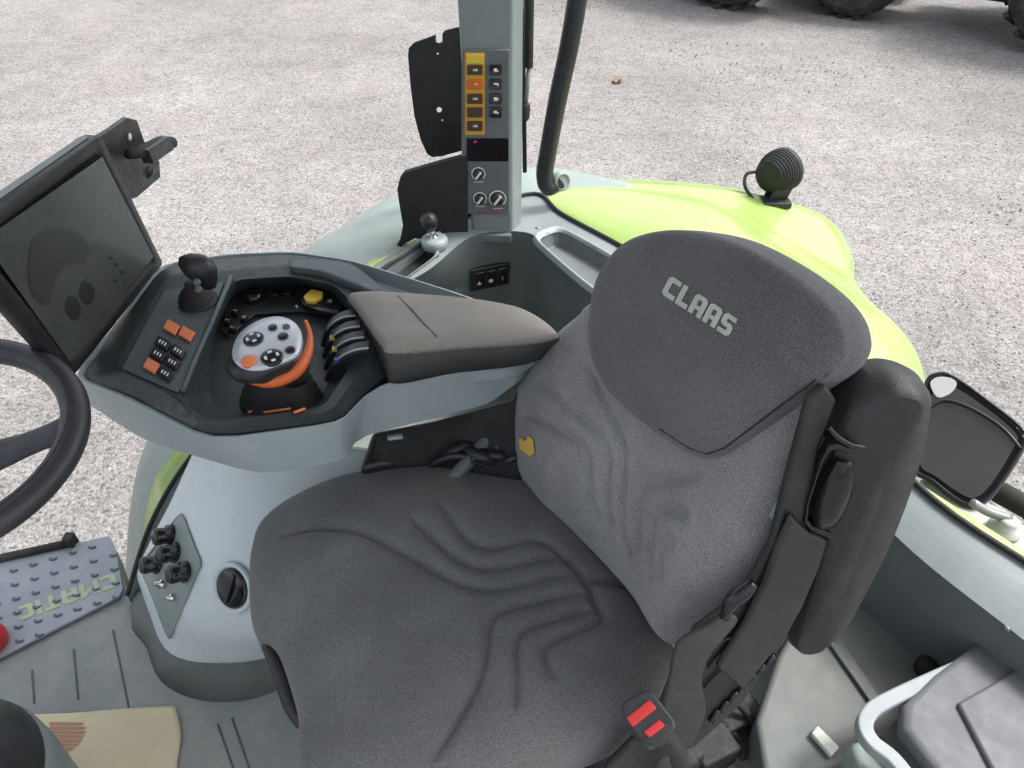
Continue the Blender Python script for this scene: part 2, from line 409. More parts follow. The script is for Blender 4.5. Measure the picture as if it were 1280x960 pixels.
# right hand and rear inner wall, with sill on top
SR = thing('cab_wall', 'grey green moulded inner cab wall with window sill running behind the seat and meeting at the pillar', 'cab wall', P(620,300,FL))
sill_out = [(160,746,1.53),(190,655,1.66),(240,572,1.78),(330,470,1.90),(450,360,2.00),(520,312,2.03),(590,268,2.05),(668,244,2.05),(700,268,2.05),(770,306,2.05),(860,358,2.05),(1000,440,2.05),(1140,604,2.05),(1300,718,2.05),(1450,820,2.05)]
sill_in = [(166,752,1.51),(200,668,1.63),(255,590,1.74),(345,490,1.86),(455,385,1.97),(535,338,2.01),(590,296,2.04),(655,290,2.04),(690,312,2.03),(745,352,2.03),(840,410,2.03),(985,500,2.03),(1105,655,2.01),(1262,786,2.01),(1400,890,2.01)]
low1 = [(168,756,1.508),(206,680,1.60),(262,600,1.68),(352,505,1.78),(462,412,1.86),(545,372,1.87),(600,350,1.88),(650,345,1.88),(690,368,1.88),(745,408,1.87),(835,470,1.87),(975,560,1.87),(1080,752,1.80),(1175,842,1.80),(1290,950,1.80)]
def shift(rowp, dx, dz): return rowp
ro = row(sill_out); ri = row(sill_in); rl = row(low1)
rb = [Vector((p.x, p.y, FL+.003)) - (ro[i]-rl[i]).normalized()*0.0 for i, p in enumerate(rl)]
ro2 = [p + Vector((0,0,-.05)) for p in ro]
ro3 = []
cen = Vector((.0, 1.0, 0))
for p in ro:
    d = Vector((p.x, p.y, 0))-cen; d.normalize(); ro3.append(Vector((p.x, p.y, FL-.08)) + d*.01)
def strip(rowsets, nu=6, rounds=True):
    bm = bmesh.new(); g = []
    for r in rowsets: g.append([bm.verts.new(p) for p in catmull(r, nu)])
    for a, b in zip(g, g[1:]): bridge(bm, a, b, False)
    return bm
TRQ = [[P(668,298,2.05),P(700,285,2.05),P(790,336,2.05),P(752,370,2.05)], [P(455,352,2.012),P(528,302,2.04),P(548,318,2.03),P(478,368,1.99)]]
def inside(p, poly):
    c = False
    for i in range(len(poly)):
        a, b = poly[i-1], poly[i]
        if (a.y > p.y) != (b.y > p.y) and p.x < (b.x-a.x)*(p.y-a.y)/(b.y-a.y)+a.x: c = not c
    return c
def cut_trays(bm, sub=3, f=1.03, zmin=1.93):
    bmesh.ops.subdivide_edges(bm, edges=bm.edges, cuts=sub, use_grid_fill=True)
    qs = []
    for q in TRQ:
        c = sum(q, Vector())/4; qs.append([c+(p-c)*f for p in q])
    dead = [fc for fc in bm.faces if fc.calc_center_median().z > zmin and any(inside(fc.calc_center_median(), q) for q in qs)]
    bmesh.ops.delete(bm, geom=dead, context='FACES')
bm = strip([ro3, ro2], 6); obj('outer_skin', bm, 'trim', SR)
bm = strip([ro2, ro], 6); obj('outer_lip', bm, 'trim', SR)
bm = strip([ro]+[[a.lerp(b,k/6)+Z*.004*math.sin(k/6*3.14) for a,b in zip(ro,ri)] for k in range(1,7)], 12)
T_top0 = bm; cut_trays(bm)
wall_top = obj('sill', bm, 'trim', SR)
bm = strip([[a.lerp(b,k/6)-Z*(.001+.0 if k==0 else 0) for a,b in zip(ri,rl)] for k in range(0,7)], 10)
cut_trays(bm, 2, 1.0, 2.0)
bl_ = strip([rl, rb], 10)
wall_low = obj('lower_panel', bm, 'trimdk', SR)
wall_b = obj('lower_wall', bl_, 'trimdk', SR)
T_top, T_low = bvh(wall_top), bvh(wall_low)
# tapered tray recesses seen as sunken boxes: rim + dark floor
def tray(px, z, depth, name, mm, rimw=.006, zin=None):
    ring0 = [P(x, y, zz) + Z*.004 for x, y, zz in px]
    c = sum(ring0, Vector())/len(ring0)
    up = [p + (p-c).normalized()*rimw for p in ring0]
    b2 = [p.lerp(c,.10) - Z*depth*.2 for p in ring0]; b3 = [p.lerp(c,.2) - Z*.0 for p in ring0]
    bm = bmesh.new()
    rs = [[bm.verts.new(p) for p in catmull(r, 3, True)] for r in ([p - Z*.012 for p in up], [p+Z*.004 for p in up], ring0, [p.lerp(c,.06)-Z*.001 for p in ring0])]
    for a, b in zip(rs, rs[1:]): bridge(bm, a, b)
    bm.faces.new(rs[-1]); return obj(name, bm, mm, SR)

# black seal along the outer edge of the sill
obj('seal', tube([p + Z*.006 for p in catmull(ro, 6)], .0055, 8), 'blackm', SR)

def quadtray(corners, name, inner_m, rim_m, depth=.03, n=1):
    """sunken tray: raised rim frame + a recessed floor, corners = 4 world points on the surface"""
    a, b, c, d = corners; nrm = (b-a).cross(d-a).normalized()
    if nrm.z < 0: nrm = -nrm
    cen = (a+b+c+d)/4
    def ins(f, h): return [cen+(p-cen)*f+nrm*h for p in (a,b,c,d)]
    def rr(pts, k=.18):
        out = []
        for i in range(4):
            p, q, r = pts[i-1], pts[i], pts[(i+1)%4]
            out += [q.lerp(p,k), q.lerp(q.lerp(p,k).lerp(q.lerp(r,k),.5),.6), q.lerp(r,k)]
        return out
    bm = bmesh.new()
    R_ = [[bm.verts.new(p) for p in rr(ins(*fh))] for fh in ((1.17,-.012),(1.15,.003),(1.09,.007),(1.03,.005),(.99,-.004))]
    for x, y in zip(R_, R_[1:]): bridge(bm, x, y)
    o1 = obj(name, bm, rim_m, SR, sub=1)
    bm = bmesh.new()
    R_ = [[bm.verts.new(p) for p in rr(ins(*fh))] for fh in ((1.0,.001),(.95,-depth*.9),(.90,-depth))]
    for x, y in zip(R_, R_[1:]): bridge(bm, x, y)
    bm.faces.new(R_[-1])
    obj('tray_floor', bm, inner_m, o1)
    return o1
quadtray(TRQ[0], 'tray', 'trimdk', 'trimlt', .045)
quadtray(TRQ[1], 'tray', 'blackm', 'trim', .035)
# switch block in the lower panel under the pillar
l, e1, e2, n = frame_at(T_low, 611, 344)
e2 = Z - n*Z.dot(n); e2.normalize(); e1 = e2.cross(n)
sb = obj('switch_block', box(l+n*.004, e1, e2, n, (.062,.040,.008)), 'black', SR, bevel=.004)
for k in (-1,0,1):
    r_ = obj('rocker_switch', box(l+n*.014+e1*k*.036, e1, e2, n, (.016,.030,.005)), 'gloss', sb, bevel=.003)
    TT = l+n*.0195+e1*k*.036-e2*.006
    if k == -1: bmx = prism([TT+e1*a+e2*b for a,b in ((-.007,-.006),(.007,-.006),(0,.007))], n*.0006)
    elif k == 0: bmx = lathe(TT, n, ((.007,0),(.007,.0006)), 14)
    else: bmx = prism([TT+e1*a+e2*b for a,b in ((-.002,-.007),(.002,-.007),(.003,.007),(-.003,.007))], n*.0006)
    obj('symbol', bmx, 'white' if k<1 else 'orange', r_, smooth=False)
l2, n2 = hit(T_low, 611, 372)
if l2: obj('socket_cover', box(l2+n2*.004, e1, e2, n, (.060,.012,.006)), 'black', SR, bevel=.003)
# screws on the sill
for q in ((672,285),(1258,786)):
    l, n = hit(T_top if q[0]<1000 else T_low, *q)
    if l: obj('screw', lathe(l, n, ((.006,-.001),(.006,.002),(.003,.003)), 12), 'steel', SR)

# ---- lever with ball knob beside the pillar
l = P(543,300,2.05)
LV = thing('parking_lever', 'small lever with black ball knob and chrome shaft on the sill left of the pillar', 'lever', l)
obj('base', lathe(l, Z, ((.036,-.02),(.036,.004),(.030,.009),(.018,.010)), 28), 'trimlt', LV)
obj('shaft', lathe(l, Vector((-.15,-.1,1)), ((.012,0),(.012,.012),(.008,.016),(.008,.03),(.011,.034),(.006,.04)), 20), 'chrome', LV)
obj('knob', lathe(l, Vector((-.15,-.1,1)), ((.008,.034),(.018,.042),(.024,.056),(.023,.072),(.014,.083),(.002,.086)), 24), 'black', LV)
# ---- pillar
py_ = 1.93
PL = thing('cab_pillar', 'grey upright cab pillar carrying the orange and black switch strip', 'pillar', PY(615,292,py_))
A = [PY(568,-60,py_-.0), PY(590,292,py_), PY(640,292,py_), PY(641,-60,py_)]
A2 = [PY(655,-60,py_+.05), PY(652,285,py_+.05)]
bot = A[1].z; top = 3.22
def xat(e, z): # extrapolate edge along z
    a, b = e; return a + (b-a)*((z-a.z)/(b.z-a.z))
def ring_at(z, grow=0):
    fl = xat((A[0],A[1]), z); fr = xat((A[3],A[2]), z); sr = xat((A2[0],A2[1]), z)
    return [fl+Vector((-.0-grow,0,0)), fr, sr, sr+Vector((-.01,.07,0)), fl+Vector((.0,.10,0))]
bm = bmesh.new(); rs = [[bm.verts.new(p) for p in ring_at(z)] for z in (top, 2.6, 2.3, bot)]
rs.append([bm.verts.new(p) for p in ring_at(bot-.035)])
for a, b in zip(rs, rs[1:]): bridge(bm, a, b)
bm.faces.new(rs[0]); bm.faces.new(rs[-1][::-1])
obj('pillar_cover', bm, 'trim', PL, bevel=.008, bseg=3)
obj('pillar_base_pad', box((PY(590,291,py_)+PY(642,291,py_))/2+Vector((0,-.006,-.012)), X, Y, Z, (.052,.008,.012)), 'trimdk', PL, bevel=.004)
e1 = X; nrm = Vector((0,-1,0))
yp = py_-.004
def pq(x0,y0,x1,y1,dy,th,name,m,parent,bev=.0015):
    pts = [PY(x0,y1,yp-dy),PY(x1,y1,yp-dy),PY(x1,y0,yp-dy),PY(x0,y0,yp-dy)]
    return obj(name, prism(pts, Vector((0,th,0))), m, parent, bevel=bev, smooth=True)
pan = pq(577,62,637,268,.004,.01,'switch_panel','trimdk',PL,.003)
strip_o = pq(581,66,606,169,.006,.004,'amber_strip','amber',pan)
pq(583,173,636,202,.006,.004,'dark_cover','gloss',pan)
pq(583,68,604,80,.0085,.004,'hazard_tab','yellow',pan)
for i, yy in enumerate((88,106,124,141,158)):
    sw = pq(584,yy-6,603,yy+6,.011,.006,'switch_button','brown' if i!=1 else 'orange',pan,.0015)
    if i!=3: pq(591,yy-1.6,597,yy+1.2,.0118,.001,'symbol','logo' if i!=1 else 'amber',sw,0)
for i, yy in enumerate((88,106,124,141)):
    sw = pq(612,yy-6.5,627,yy+6.5,.010,.006,'switch_button','gloss',pan,.0015)
    pq(617,yy-2.2,621,yy+(2,0,2.4,1)[i],.0108,.001,'symbol','white',sw,0); pq(621.5,yy-(0,2,1,.5)[i],623,yy+2,.0108,.001,'symbol','white',sw,0)
obj('warning_lamp', lathe(PY(594,177,yp-.008), -Y, ((.004,0),(.004,.003),(.002,.004)),12), 'red', pan)
for cx, cy, r in ((598,217,9),(600,248,9),(622,248,11.5)):
    c = PY(cx,cy,yp-.006); rr = r*.0021
    k = obj('dial', lathe(c, -Y, ((rr*.72,0),(rr*.66,.012),(rr*.55,.014)), 24), 'black', pan)
    bm = bmesh.new()
    a0, n = .9, 26
    pr = [(rr*.85,.001),(rr*1.0,.001)]
    o_ = [bm.verts.new(c+Vector((math.sin(a)*rr*1.0,-.0016,math.cos(a)*rr*1.0))) for a in [(-2.4+4.8*q/n) for q in range(n+1)]]
    i_ = [bm.verts.new(c+Vector((math.sin(a)*rr*.84,-.0016,math.cos(a)*rr*.84))) for a in [(-2.4+4.8*q/n) for q in range(n+1)]]
    bridge(bm, o_, i_, False); obj('dial_scale', bm, 'white', k, smooth=False)
    obj('dial_pointer', box(c+Vector((0,-.0145,0)), Vector((.6,0,.8)), Vector((.8,0,-.6)), Y, (rr*.6,rr*.14,.001)), 'white', k, smooth=False)
    for q in range(5):
        obj('mark', box(c+Vector(((q-2)*.0055,-.0012,-rr*1.22)), X, Z, Y, (.0015,.0014,.0005)), 'white', k, smooth=False)
bm = bmesh.new()
for q in range(12): box_into(bm, PY(597+q*2.9,265,yp-.0045)+Z*random.uniform(-.002,.002), X, Z, Y, (.0022,.0015,.0005))
obj('red_lettering', bm, 'red', pan, smooth=False)

# ---- gas strut right of the pillar
yg = py_+.07
GS = thing('gas_strut', 'slim black gas strut standing close along the right edge of the pillar', 'gas strut', PY(656,140,yg))
obj('cylinder', tube([PY(664,-140,yg),PY(661,84,yg)], .011), 'black', GS)
obj('rod', tube([PY(661,84,yg),PY(657,136,yg)], .0055), 'steel', GS)
obj('ball_end', tube([PY(658,128,yg),PY(657,132,yg),PY(656,146,yg),PY(656,151,yg)], [.006,.013,.013,.007]), 'blackm', GS)
obj('rubber_seal', tube([PY(653.5,-140,py_+.12),PY(654,60,py_+.12),PY(656,215,py_+.12)], .006, 8), 'blackm', PL)
# ---- bent grab tube
yh = 2.05
GT = thing('grab_handle', 'thick black bent tube handle rising from the lime mudguard corner right of the pillar', 'handle', PY(690,232,yh))
obj('tube', tube([PY(728,-90,yh),PY(724,-20,yh),PY(712,55,yh),PY(697,125,yh),PY(685,190,yh),PY(681,218,yh),PY(686,234,yh),PY(702,226,yh+.01)], [.025,.025,.025,.025,.0245,.025,.024,.02], 18, 8), 'black', GT)
obj('end_cap', lathe(PY(702,227,yh+.005), Vector((.5,-.8,.25)), ((.015,-.03),(.027,-.02),(.027,.004),(.022,.010),(.019,.006),(.004,.007)), 24), 'ext', GT)

# ---- black plates outside left of the pillar
def pixplate(px, y, th, name, m, holes=(), label=None, cat=None, **k):
    base = PY(px[0][0], px[0][1], y)
    lp = [(p.x, p.z) for p in (PY(a,b,y) for a,b in px)]
    hl = [[(p.x, p.z) for p in (PY(a,b,y) for a,b in h)] for h in holes]
    bm = plate([lp], (Vector((0,y,0)), X, Z, -Y), th, holes=hl)
    return obj(name, bm, m, label=label, cat=cat, org=base, bevel=.002, **k)
pixplate([(571,34),(556,38),(553,42),(553,52),(549,54),(545,52),(545,43),(540,45),(518,53),(511,60),(510,70),(513,105),(518,145),(526,175),(534,192),(540,196),(552,195),(578,188),(578,34)],
    2.12, .006, 'bracket_plate', 'black', holes=[circ(549,137,3.4,12),circ(547,67,1.4,8),circ(553,150,1.2,8)], label='thin black perforated metal plate with a notch on top, left of the pillar', cat='plate')
pixplate([(500,222),(506,214),(540,204),(585,192),(585,300),(545,300),(520,296),(506,303),(488,325),(478,330),(500,300),(504,280),(499,250),(497,235)],
    1.93, .02, 'lamp_bracket', 'blackm', label='black moulded bracket below the perforated plate, behind the ball knob lever', cat='bracket')

# ================================================================== MUDGUARD
FD = thing('rear_mudguard', 'lime green rear mudguard curving behind the seat with grey green front extension', 'mudguard', P(900,300,1.6))
cols = [ # inner, crown, crown, edge, valley, outer lobe, skirt   (px,py,z)
 [(668,262,2.02),(676,250,2.045),(690,242,2.05),(706,236,2.045),(712,232,2.03),(722,228,2.02),(724,226,1.93)],
 [(720,300,2.02),(738,275,2.055),(765,254,2.06),(785,240,2.05),(792,235,2.03),(802,228,2.02),(804,224,1.92)],
 [(800,345,2.02),(830,298,2.07),(862,270,2.07),(880,256,2.05),(888,248,2.01),(902,236,2.00),(906,233,1.90)],
 [(880,400,2.0),(912,340,2.08),(938,308,2.07),(950,294,2.045),(955,280,1.98),(970,251,1.97),(976,250,1.86)],
 [(950,450,1.99),(982,385,2.07),(1002,354,2.05),(1014,338,2.02),(1016,318,1.94),(1032,276,1.92),(1038,276,1.80)],
 [(1005,490,1.98),(1044,424,2.05),(1066,393,2.03),(1078,376,1.99),(1062,352,1.89),(1060,318,1.86),(1066,320,1.72)],
 [(1050,520,1.97),(1094,446,2.02),(1114,424,1.99),(1122,408,1.94),(1100,390,1.83),(1066,366,1.76),(1072,376,1.62)],
 [(1090,565,1.95),(1126,478,1.97),(1142,458,1.92),(1148,446,1.86),(1132,438,1.76),(1108,430,1.66),(1112,440,1.50)],
 [(1120,620,1.90),(1143,520,1.88),(1152,502,1.82),(1156,490,1.75),(1138,490,1.66),(1130,485,1.56),(1132,495,1.40)],
 [(1140,700,1.7),(1142,600,1.7),(1145,580,1.62),(1144,570,1.55),(1140,570,1.47),(1135,570,1.38),(1136,580,1.25)],
]
fend = obj('mudguard_shell', loft([row(c) for c in cols], 6, 6, thick=Vector((0,0,-.012))), 'lime', FD)
T_f = bvh(fend)
exto = [(150,790,1.05),(160,700,1.2),(168,620,1.38),(190,545,1.55),(260,435,1.75),(370,324,1.93),(430,284,1.98),(500,243,2.01),(600,216,2.03),(690,210,2.03),(790,229,2.02)]
extm = [(168,800,1.15),(182,710,1.3),(200,640,1.45),(225,570,1.58),(300,450,1.78),(400,345,1.96),(455,310,2.0),(520,270,2.03),(605,235,2.04),(695,226,2.04),(790,236,2.03)]
exti = [(180,815,1.15),(196,745,1.28),(222,660,1.42),(255,590,1.55),(330,470,1.75),(425,372,1.94),(480,332,1.98),(540,290,2.0),(610,252,2.02),(700,240,2.03),(790,244,2.02)]
extd = [(x-3,y+4,z-.14) for x,y,z in exto]
obj('front_extension', loft([row(exti),row(extm),row(exto),row(extd)], 6, 4, thick=Vector((.004,-.004,-.01))), 'ext', FD)
# lime inner stripe of the front part
li = [(178,830,1.17),(192,705,1.34),(203,662,1.46),(226,600,1.62),(330,468,1.80),(425,364,1.955),(470,330,1.985),(535,290,2.005)]
lo_ = [(168,810,1.185),(178,672,1.38),(190,610,1.54),(210,575,1.66),(322,455,1.81),(419,359,1.96),(465,325,1.99),(530,285,2.008)]
obj('lime_flange', loft([row(li),row(lo_)], 6, 3, thick=Vector((0,0,-.012))), 'lime', FD)
# big rear tyre below the mudguard, mostly hidden
fw = Vector((-.72,-.69,0)); sidew = Vector((-.69,.72,0)); wc = Vector((.18,2.02,.86)) + sidew*.48
bm = bmesh.new(); lathe_into(bm, wc - sidew*.24, sidew, ((.45,0),(.82,.0),(.89,.04),(.90,.24),(.89,.44),(.82,.48),(.45,.48)), 56)
for k in range(30):
    a = 2*math.pi*k/30; ra = fw*math.cos(a)+Z*math.sin(a); ta = -fw*math.sin(a)+Z*math.cos(a)
    for s in (-1,1):
        box_into(bm, wc + ra*.905 + sidew*s*.12 + ta*(.05 if s>0 else 0), (sidew*s+ta*.7).normalized(), (ta-sidew*s*.7).normalized(), ra, (.13,.025,.03))
WH = obj('wheel', lathe(wc-sidew*.2, sidew, ((.08,.06),(.44,.04),(.455,0),(.455,.38),(.44,.34),(.08,.3)), 32), 'plate', FD)
obj('tyre', bm, 'rubber', WH, smooth=False)

# ---- work lamp
lc = P(966,254,1.975)
WL = thing('work_lamp', 'round black finned work lamp on a bracket on top of the lime mudguard', 'work lamp', lc)
hc = PD(975,214, (lc-CAM).length/ray(968,252).length*.995)
ax = Vector((.72,.55,.05)).normalized()
bm = bmesh.new(); prof = [(.012,-.062),(.035,-.058)]
for k in range(7):
    h = -.056+k*.009; r = .050+.019*math.sin(k/6*1.5)
    prof += [(r,h),(r,h+.004),(r-.012,h+.005),(r-.012,h+.0085)]
prof += [(.066,.008),(.068,.012),(.068,.026),(.062,.032),(.058,.028),(.02,.030)]
lathe_into(bm, hc, ax, prof, 32)
obj('lamp_housing', bm, 'blackm', WL)
obj('lens', lathe(hc+ax*.0285, ax, ((.057,0),(.05,.004),(.01,.006)), 24), 'steel', WL)
bm = bmesh.new(); box_into(bm, lc+Vector((.006,0,.004)), X, Y, Z, (.045,.03,.010))
for s in (-1,1): box_into(bm, lc.lerp(hc,.45)+Vector((.012,s*.024,0)), Vector((.3,0,1)).normalized(), Y, Vector((1,0,-.3)).normalized(), (.045,.004,.026))
obj('bracket', bm, 'black', WL, bevel=.003)
dl = (lc-CAM).length/ray(968,252).length
obj('cable', tube([PD(957,218,dl),PD(945,215,dl),PD(933,218,dl),PD(931,232,dl),PD(938,244,dl),PD(946,253,dl),PD(952,256,dl)], .0055, 8, 6), 'black', WL)

# ---- mirror at right
mc = P(1217,549,2.02)
MR = thing('side_mirror', 'black rounded rectangular mirror tilted outside the rear sill at the right', 'mirror', mc)
mn = (CAM-mc).normalized()*.8 + Vector((-.1,.1,.35)); mn.normalize()
mo = [(1156,478),(1172,466),(1192,470),(1235,500),(1283,540),(1278,565),(1245,615),(1222,633),(1200,630),(1165,603),(1140,585),(1146,530)]
ring = [PP(x,y,mc,mn) for x,y in mo]; c0 = sum(ring, Vector())/len(ring)
bm = ringloft([[c0+(p-c0)*.55-mn*.07 for p in ring],[c0+(p-c0)*.93-mn*.045 for p in ring],[c0+(p-c0)*1.01-mn*.01 for p in ring],[c0+(p-c0)*1.0+mn*.004 for p in ring],[c0+(p-c0)*.95+mn*.006 for p in ring],[c0+(p-c0)*.93-mn*.002 for p in ring],[c0+(p-c0)*.91-mn*.002 for p in ring]],4)
mh = obj('mirror_housing', bm, 'gloss', MR)
mg = [PP(x,y,mc+mn*.001,mn) for x,y in ((1166,492),(1190,484),(1232,510),(1270,543),(1266,562),(1238,607),(1220,622),(1203,619),(1170,596),(1150,580),(1154,530))]
obj('mirror_glass', prism(catmull(mg,4,True), mn*.003), 'mirror', MR, smooth=False)
obj('upper_lip', tube([PP(x,y,mc+mn*.008,mn) for x,y in ((1160,510),(1180,500),(1210,508),(1250,532),(1276,560))], .003, 8, 5), 'black', MR)
hl = [PP(x,y,mc+mn*.0045,mn) for x,y in ((1163,480),(1172,472),(1188,473),(1196,480),(1188,492),(1172,497))]  # bright highlight on the mirror corner, laid on as a pale disc
obj('highlight_disc', prism(catmull(hl,4,True), mn*.003), 'mirrorhl', MR, smooth=False, label='white highlight painted at the upper corner of the mirror')
# mounting plate + bolt below the mirror
ml_ = P(1230,660,1.98)
MP = thing('mirror_mount', 'pale metal mounting plate with round bolt on the lime edge below the mirror', 'mounting plate', ml_)
obj('plate', prism([P(1150,598,1.93),P(1200,612,1.94),P(1262,640,1.95),P(1330,700,1.95),P(1300,722,1.95),P(1215,662,1.94),P(1160,625,1.93)], Z*-.02), 'plate', MP, bevel=.004)
obj('arm', tube([P(1215,628,2.0),P(1236,640,1.985),P(1262,648,1.975)], .009, 12, 4), 'steel', MP)
obj('bolt', lathe(P(1255,662,1.95), Z, ((.03,0),(.03,.006),(.018,.010),(.018,.026),(.012,.03),(.004,.03)), 20), 'plate', MP)
obj('lime_edge', prism([P(1142,616,1.985),P(1152,605,1.985),P(1300,700,1.985),P(1400,770,1.985),P(1396,790,1.98),P(1290,722,1.98)], Z*-.03), 'lime', MP, bevel=.004)
obj('dark_strut', tube([P(1240,610,1.6),P(1330,660,1.6)], .03, 12), 'rubber', MP)

# ================================================================== FLOOR DETAILS
def on_floor(px, dz=.004): return [P(x,y,FL+dz) for x,y in px]
bm = bmesh.new()
for a, b in (((92,812),(98,875)),((40,838),(43,880)),((141,788),(161,884)),((272,905),(300,985)),((290,898),(320,985)),((215,955),(222,1000))):
    tube_into(bm, [P(a[0],a[1],FL+.001), P(b[0],b[1],FL+.0)], .0022, 6)
obj('floor_grooves', bm, 'groove', kind='structure')
# raised rib plateau round the pod (floor mat turned up)
ringa = [(172,758),(184,812),(202,852),(245,874),(300,876),(348,862),(420,830),(480,700),(300,640)]
ringb = [(176,745),(200,805),(215,832),(250,838),(300,836),(330,815),(400,790),(470,690),(300,630)]
FM = obj('mat_upstand', ringloft([on_floor(ringa,.002),[p+Z*.03 for p in on_floor([(a+c)//2*1.0 and ((a+c)/2,(b+d)/2) for (a,b),(c,d) in zip(ringa,ringb)],0)],[P(x,y,FL+.06) for x,y in ringb]],5), 'floordk', label='dark grey rubber upstand of the floor mat round the foot of the pale pod', cat='floor mat', org=P(250,860,FL))
# step plate with studs and lettering
sp = [(-120,748),(0,702),(138,672),(146,690),(155,738),(150,748),(0,825),(-120,880)]
ST = thing('step_plate', 'blue grey studded metal kick plate with faded green CMATIC lettering', 'step plate', P(60,750,FL))
bm = prism([P(x,y,FL+.006) for x,y in sp], Z*.008); st = obj('plate', bm, 'alu', ST, bevel=.002)
T_st = bvh(st)
bm = bmesh.new()
for i in range(-3, 7):
    for j in range(6):
        x = 18 + i*24.5 + j*1.5; y = 712 + j*17.5 - i*7.3
        if not (x<148 and y < 822-x*.5 and y > 700-x*.2 and y<800): continue
        l, n = hit(T_st, x, y)
        if l:
            # crescent stud
            pts = [l+Vector((math.cos(a)*.0085, math.sin(a)*.006,.001)) for a in [math.pi*(.95+1.1*q/6) for q in range(7)]]
            obj('stud', tube(pts, [.001,.003,.0038,.004,.0038,.003,.001], 6), 'stud', ST)
GL = {
 'C': [[(5,0),(5,1.7),(2,1.7),(1.9,1.9),(1.9,5.1),(2,5.3),(5,5.3),(5,7),(1,7),(0,6),(0,1),(1,0)]],
 'L': [[(0,0),(4.6,0),(4.6,1.7),(1.9,1.7),(1.9,7),(0,7)]],
 'A': [[(0,0),(1.9,0),(1.9,2.0),(3.4,2.0),(3.4,0),(5.3,0),(5.3,6),(4.3,7),(1,7),(0,6)],[(1.9,3.5),(3.4,3.5),(3.4,5.4),(1.9,5.4)]],
 'S': [[(0,0),(4,0),(5,1),(5,3.4),(4,4.3),(1.9,4.3),(1.9,5.4),(5,5.4),(5,7),(1,7),(0,6),(0,3.6),(1,2.7),(3.1,2.7),(3.1,1.6),(0,1.6)]],
 'M': [[(0,0),(1.7,0),(1.7,4.4),(3.2,2.2),(4.7,4.4),(4.7,0),(6.4,0),(6.4,7),(4.7,7),(3.2,4.7),(1.7,7),(0,7)]],
 'T': [[(1.7,0),(3.5,0),(3.5,5.4),(5.2,5.4),(5.2,7),(0,7),(0,5.4),(1.7,5.4)]],
 'I': [[(0,0),(1.8,0),(1.8,7),(0,7)]],
}
def word(s, gap=.9):
    x = 0; out = []
    for ch in s:
        wd = max(p[0] for p in GL[ch][0]); out.append((ch, [[(a+x, b) for a, b in lp] for lp in GL[ch]])); x += wd+gap
    return out, x-gap
ws, W = word('CMATIC')
# seen rotated half a turn: starts at right, reads to the left
for ch, lps in ws:
    aff = lambda u, v: (143 - 121*(u/W) + 4*(v/7), 716 + 43*(u/W) + 17*(v/7))
    obj('letter', onto(lps, aff, T_st, .0012, 0), 'limetext', ST, smooth=False)
obj('rubber_lip', tube([P(-120,738,FL+.02),P(0,698,FL+.02),P(82,680,FL+.02)], .011, 10), 'rubber', ST)
obj('hinge_tab', box(P(88,676,FL+.025), X, Y, Z, (.012,.014,.02)), 'blackm', ST, bevel=.003)
# paper floor mat with printed sole
PM = thing('paper_mat', 'beige kraft paper floor mat with printed brown shoe sole', 'paper mat', P(150,930,FL))
pm = loft([[P(30,893,FL+.008),P(90,891,FL+.010),P(150,886,FL+.006),P(219,882,FL+.012)],
           [P(40,930,FL+.006),P(95,925,FL+.009),P(160,925,FL+.012),P(226,918,FL+.008)],
           [P(20,1000,FL+.006),P(90,1000,FL+.012),P(160,1000,FL+.007),P(221,960,FL+.006)],
           [P(20,1060,FL+.006),P(90,1060,FL+.008),P(160,1060,FL+.006),P(216,1060,FL+.006)]], 6, 6, thick=Vector((0,0,-.0015)))
pmo = obj('paper', pm, 'paper', PM); T_pm = bvh(pmo)
for k in range(8):
    yy = 903 + k*5.2
    x1 = 108 - max(0, k-2)**1.6*1.6 - (3 if k==0 else 0); x0 = 62
    b = onto([[(x0,yy),(x1,yy+.5),(x1-3,yy+3.9),(x0,yy+3.9)]], lambda u,v:(u,v), T_pm, .0012, 1)
    obj('printed_sole', b, 'print', PM, smooth=False)
# red thing at the left edge
rc = P(-16,800,FL+.03)
RD = thing('red_pedal_knob', 'red rounded knob by the step plate at the left edge', 'knob', rc)
obj('cap', lathe(rc, Vector((.2,-.3,1)), ((.036,-.02),(.042,0),(.04,.022),(.028,.034),(.004,.038)), 24), 'red', RD)
obj('stem', lathe(rc-Z*.03, Z, ((.028,0),(.024,.02)), 20), 'black', RD)

# ---- pale side pod
PO = thing('side_pod', 'pale grey moulded pod beside the seat front with diamond socket panel and round vent', 'side pod', P(290,780,FL))
prow = [
 [(244,560,1.93),(290,560,1.97),(350,560,1.99),(430,560,2.0),(520,575,2.0)],
 [(232,586,1.87),(285,600,1.93),(350,605,1.95),(430,610,1.96),(520,620,1.96)],
 [(212,630,1.80),(262,655,1.87),(335,665,1.90),(430,680,1.91),(520,680,1.91)],
 [(188,676,1.71),(247,712,1.80),(320,740,1.83),(420,750,1.84),(520,740,1.84)],
 [(172,715,1.65),(226,765,1.71),(305,790,1.72),(400,790,1.72),(500,780,1.72)],
 [(178,742,1.60),(213,800,1.60),(292,812,1.63),(372,806,1.63),(470,790,1.63)],
 [(188,770,1.56),(214,822,1.55),(285,829,1.56),(350,820,1.56),(450,800,1.56)],
]
pod = obj('pod_shell', loft([row(r) for r in prow], 6, 6, thick=Vector((.01,.02,-.015))), 'pod', PO); T_pod = bvh(pod)
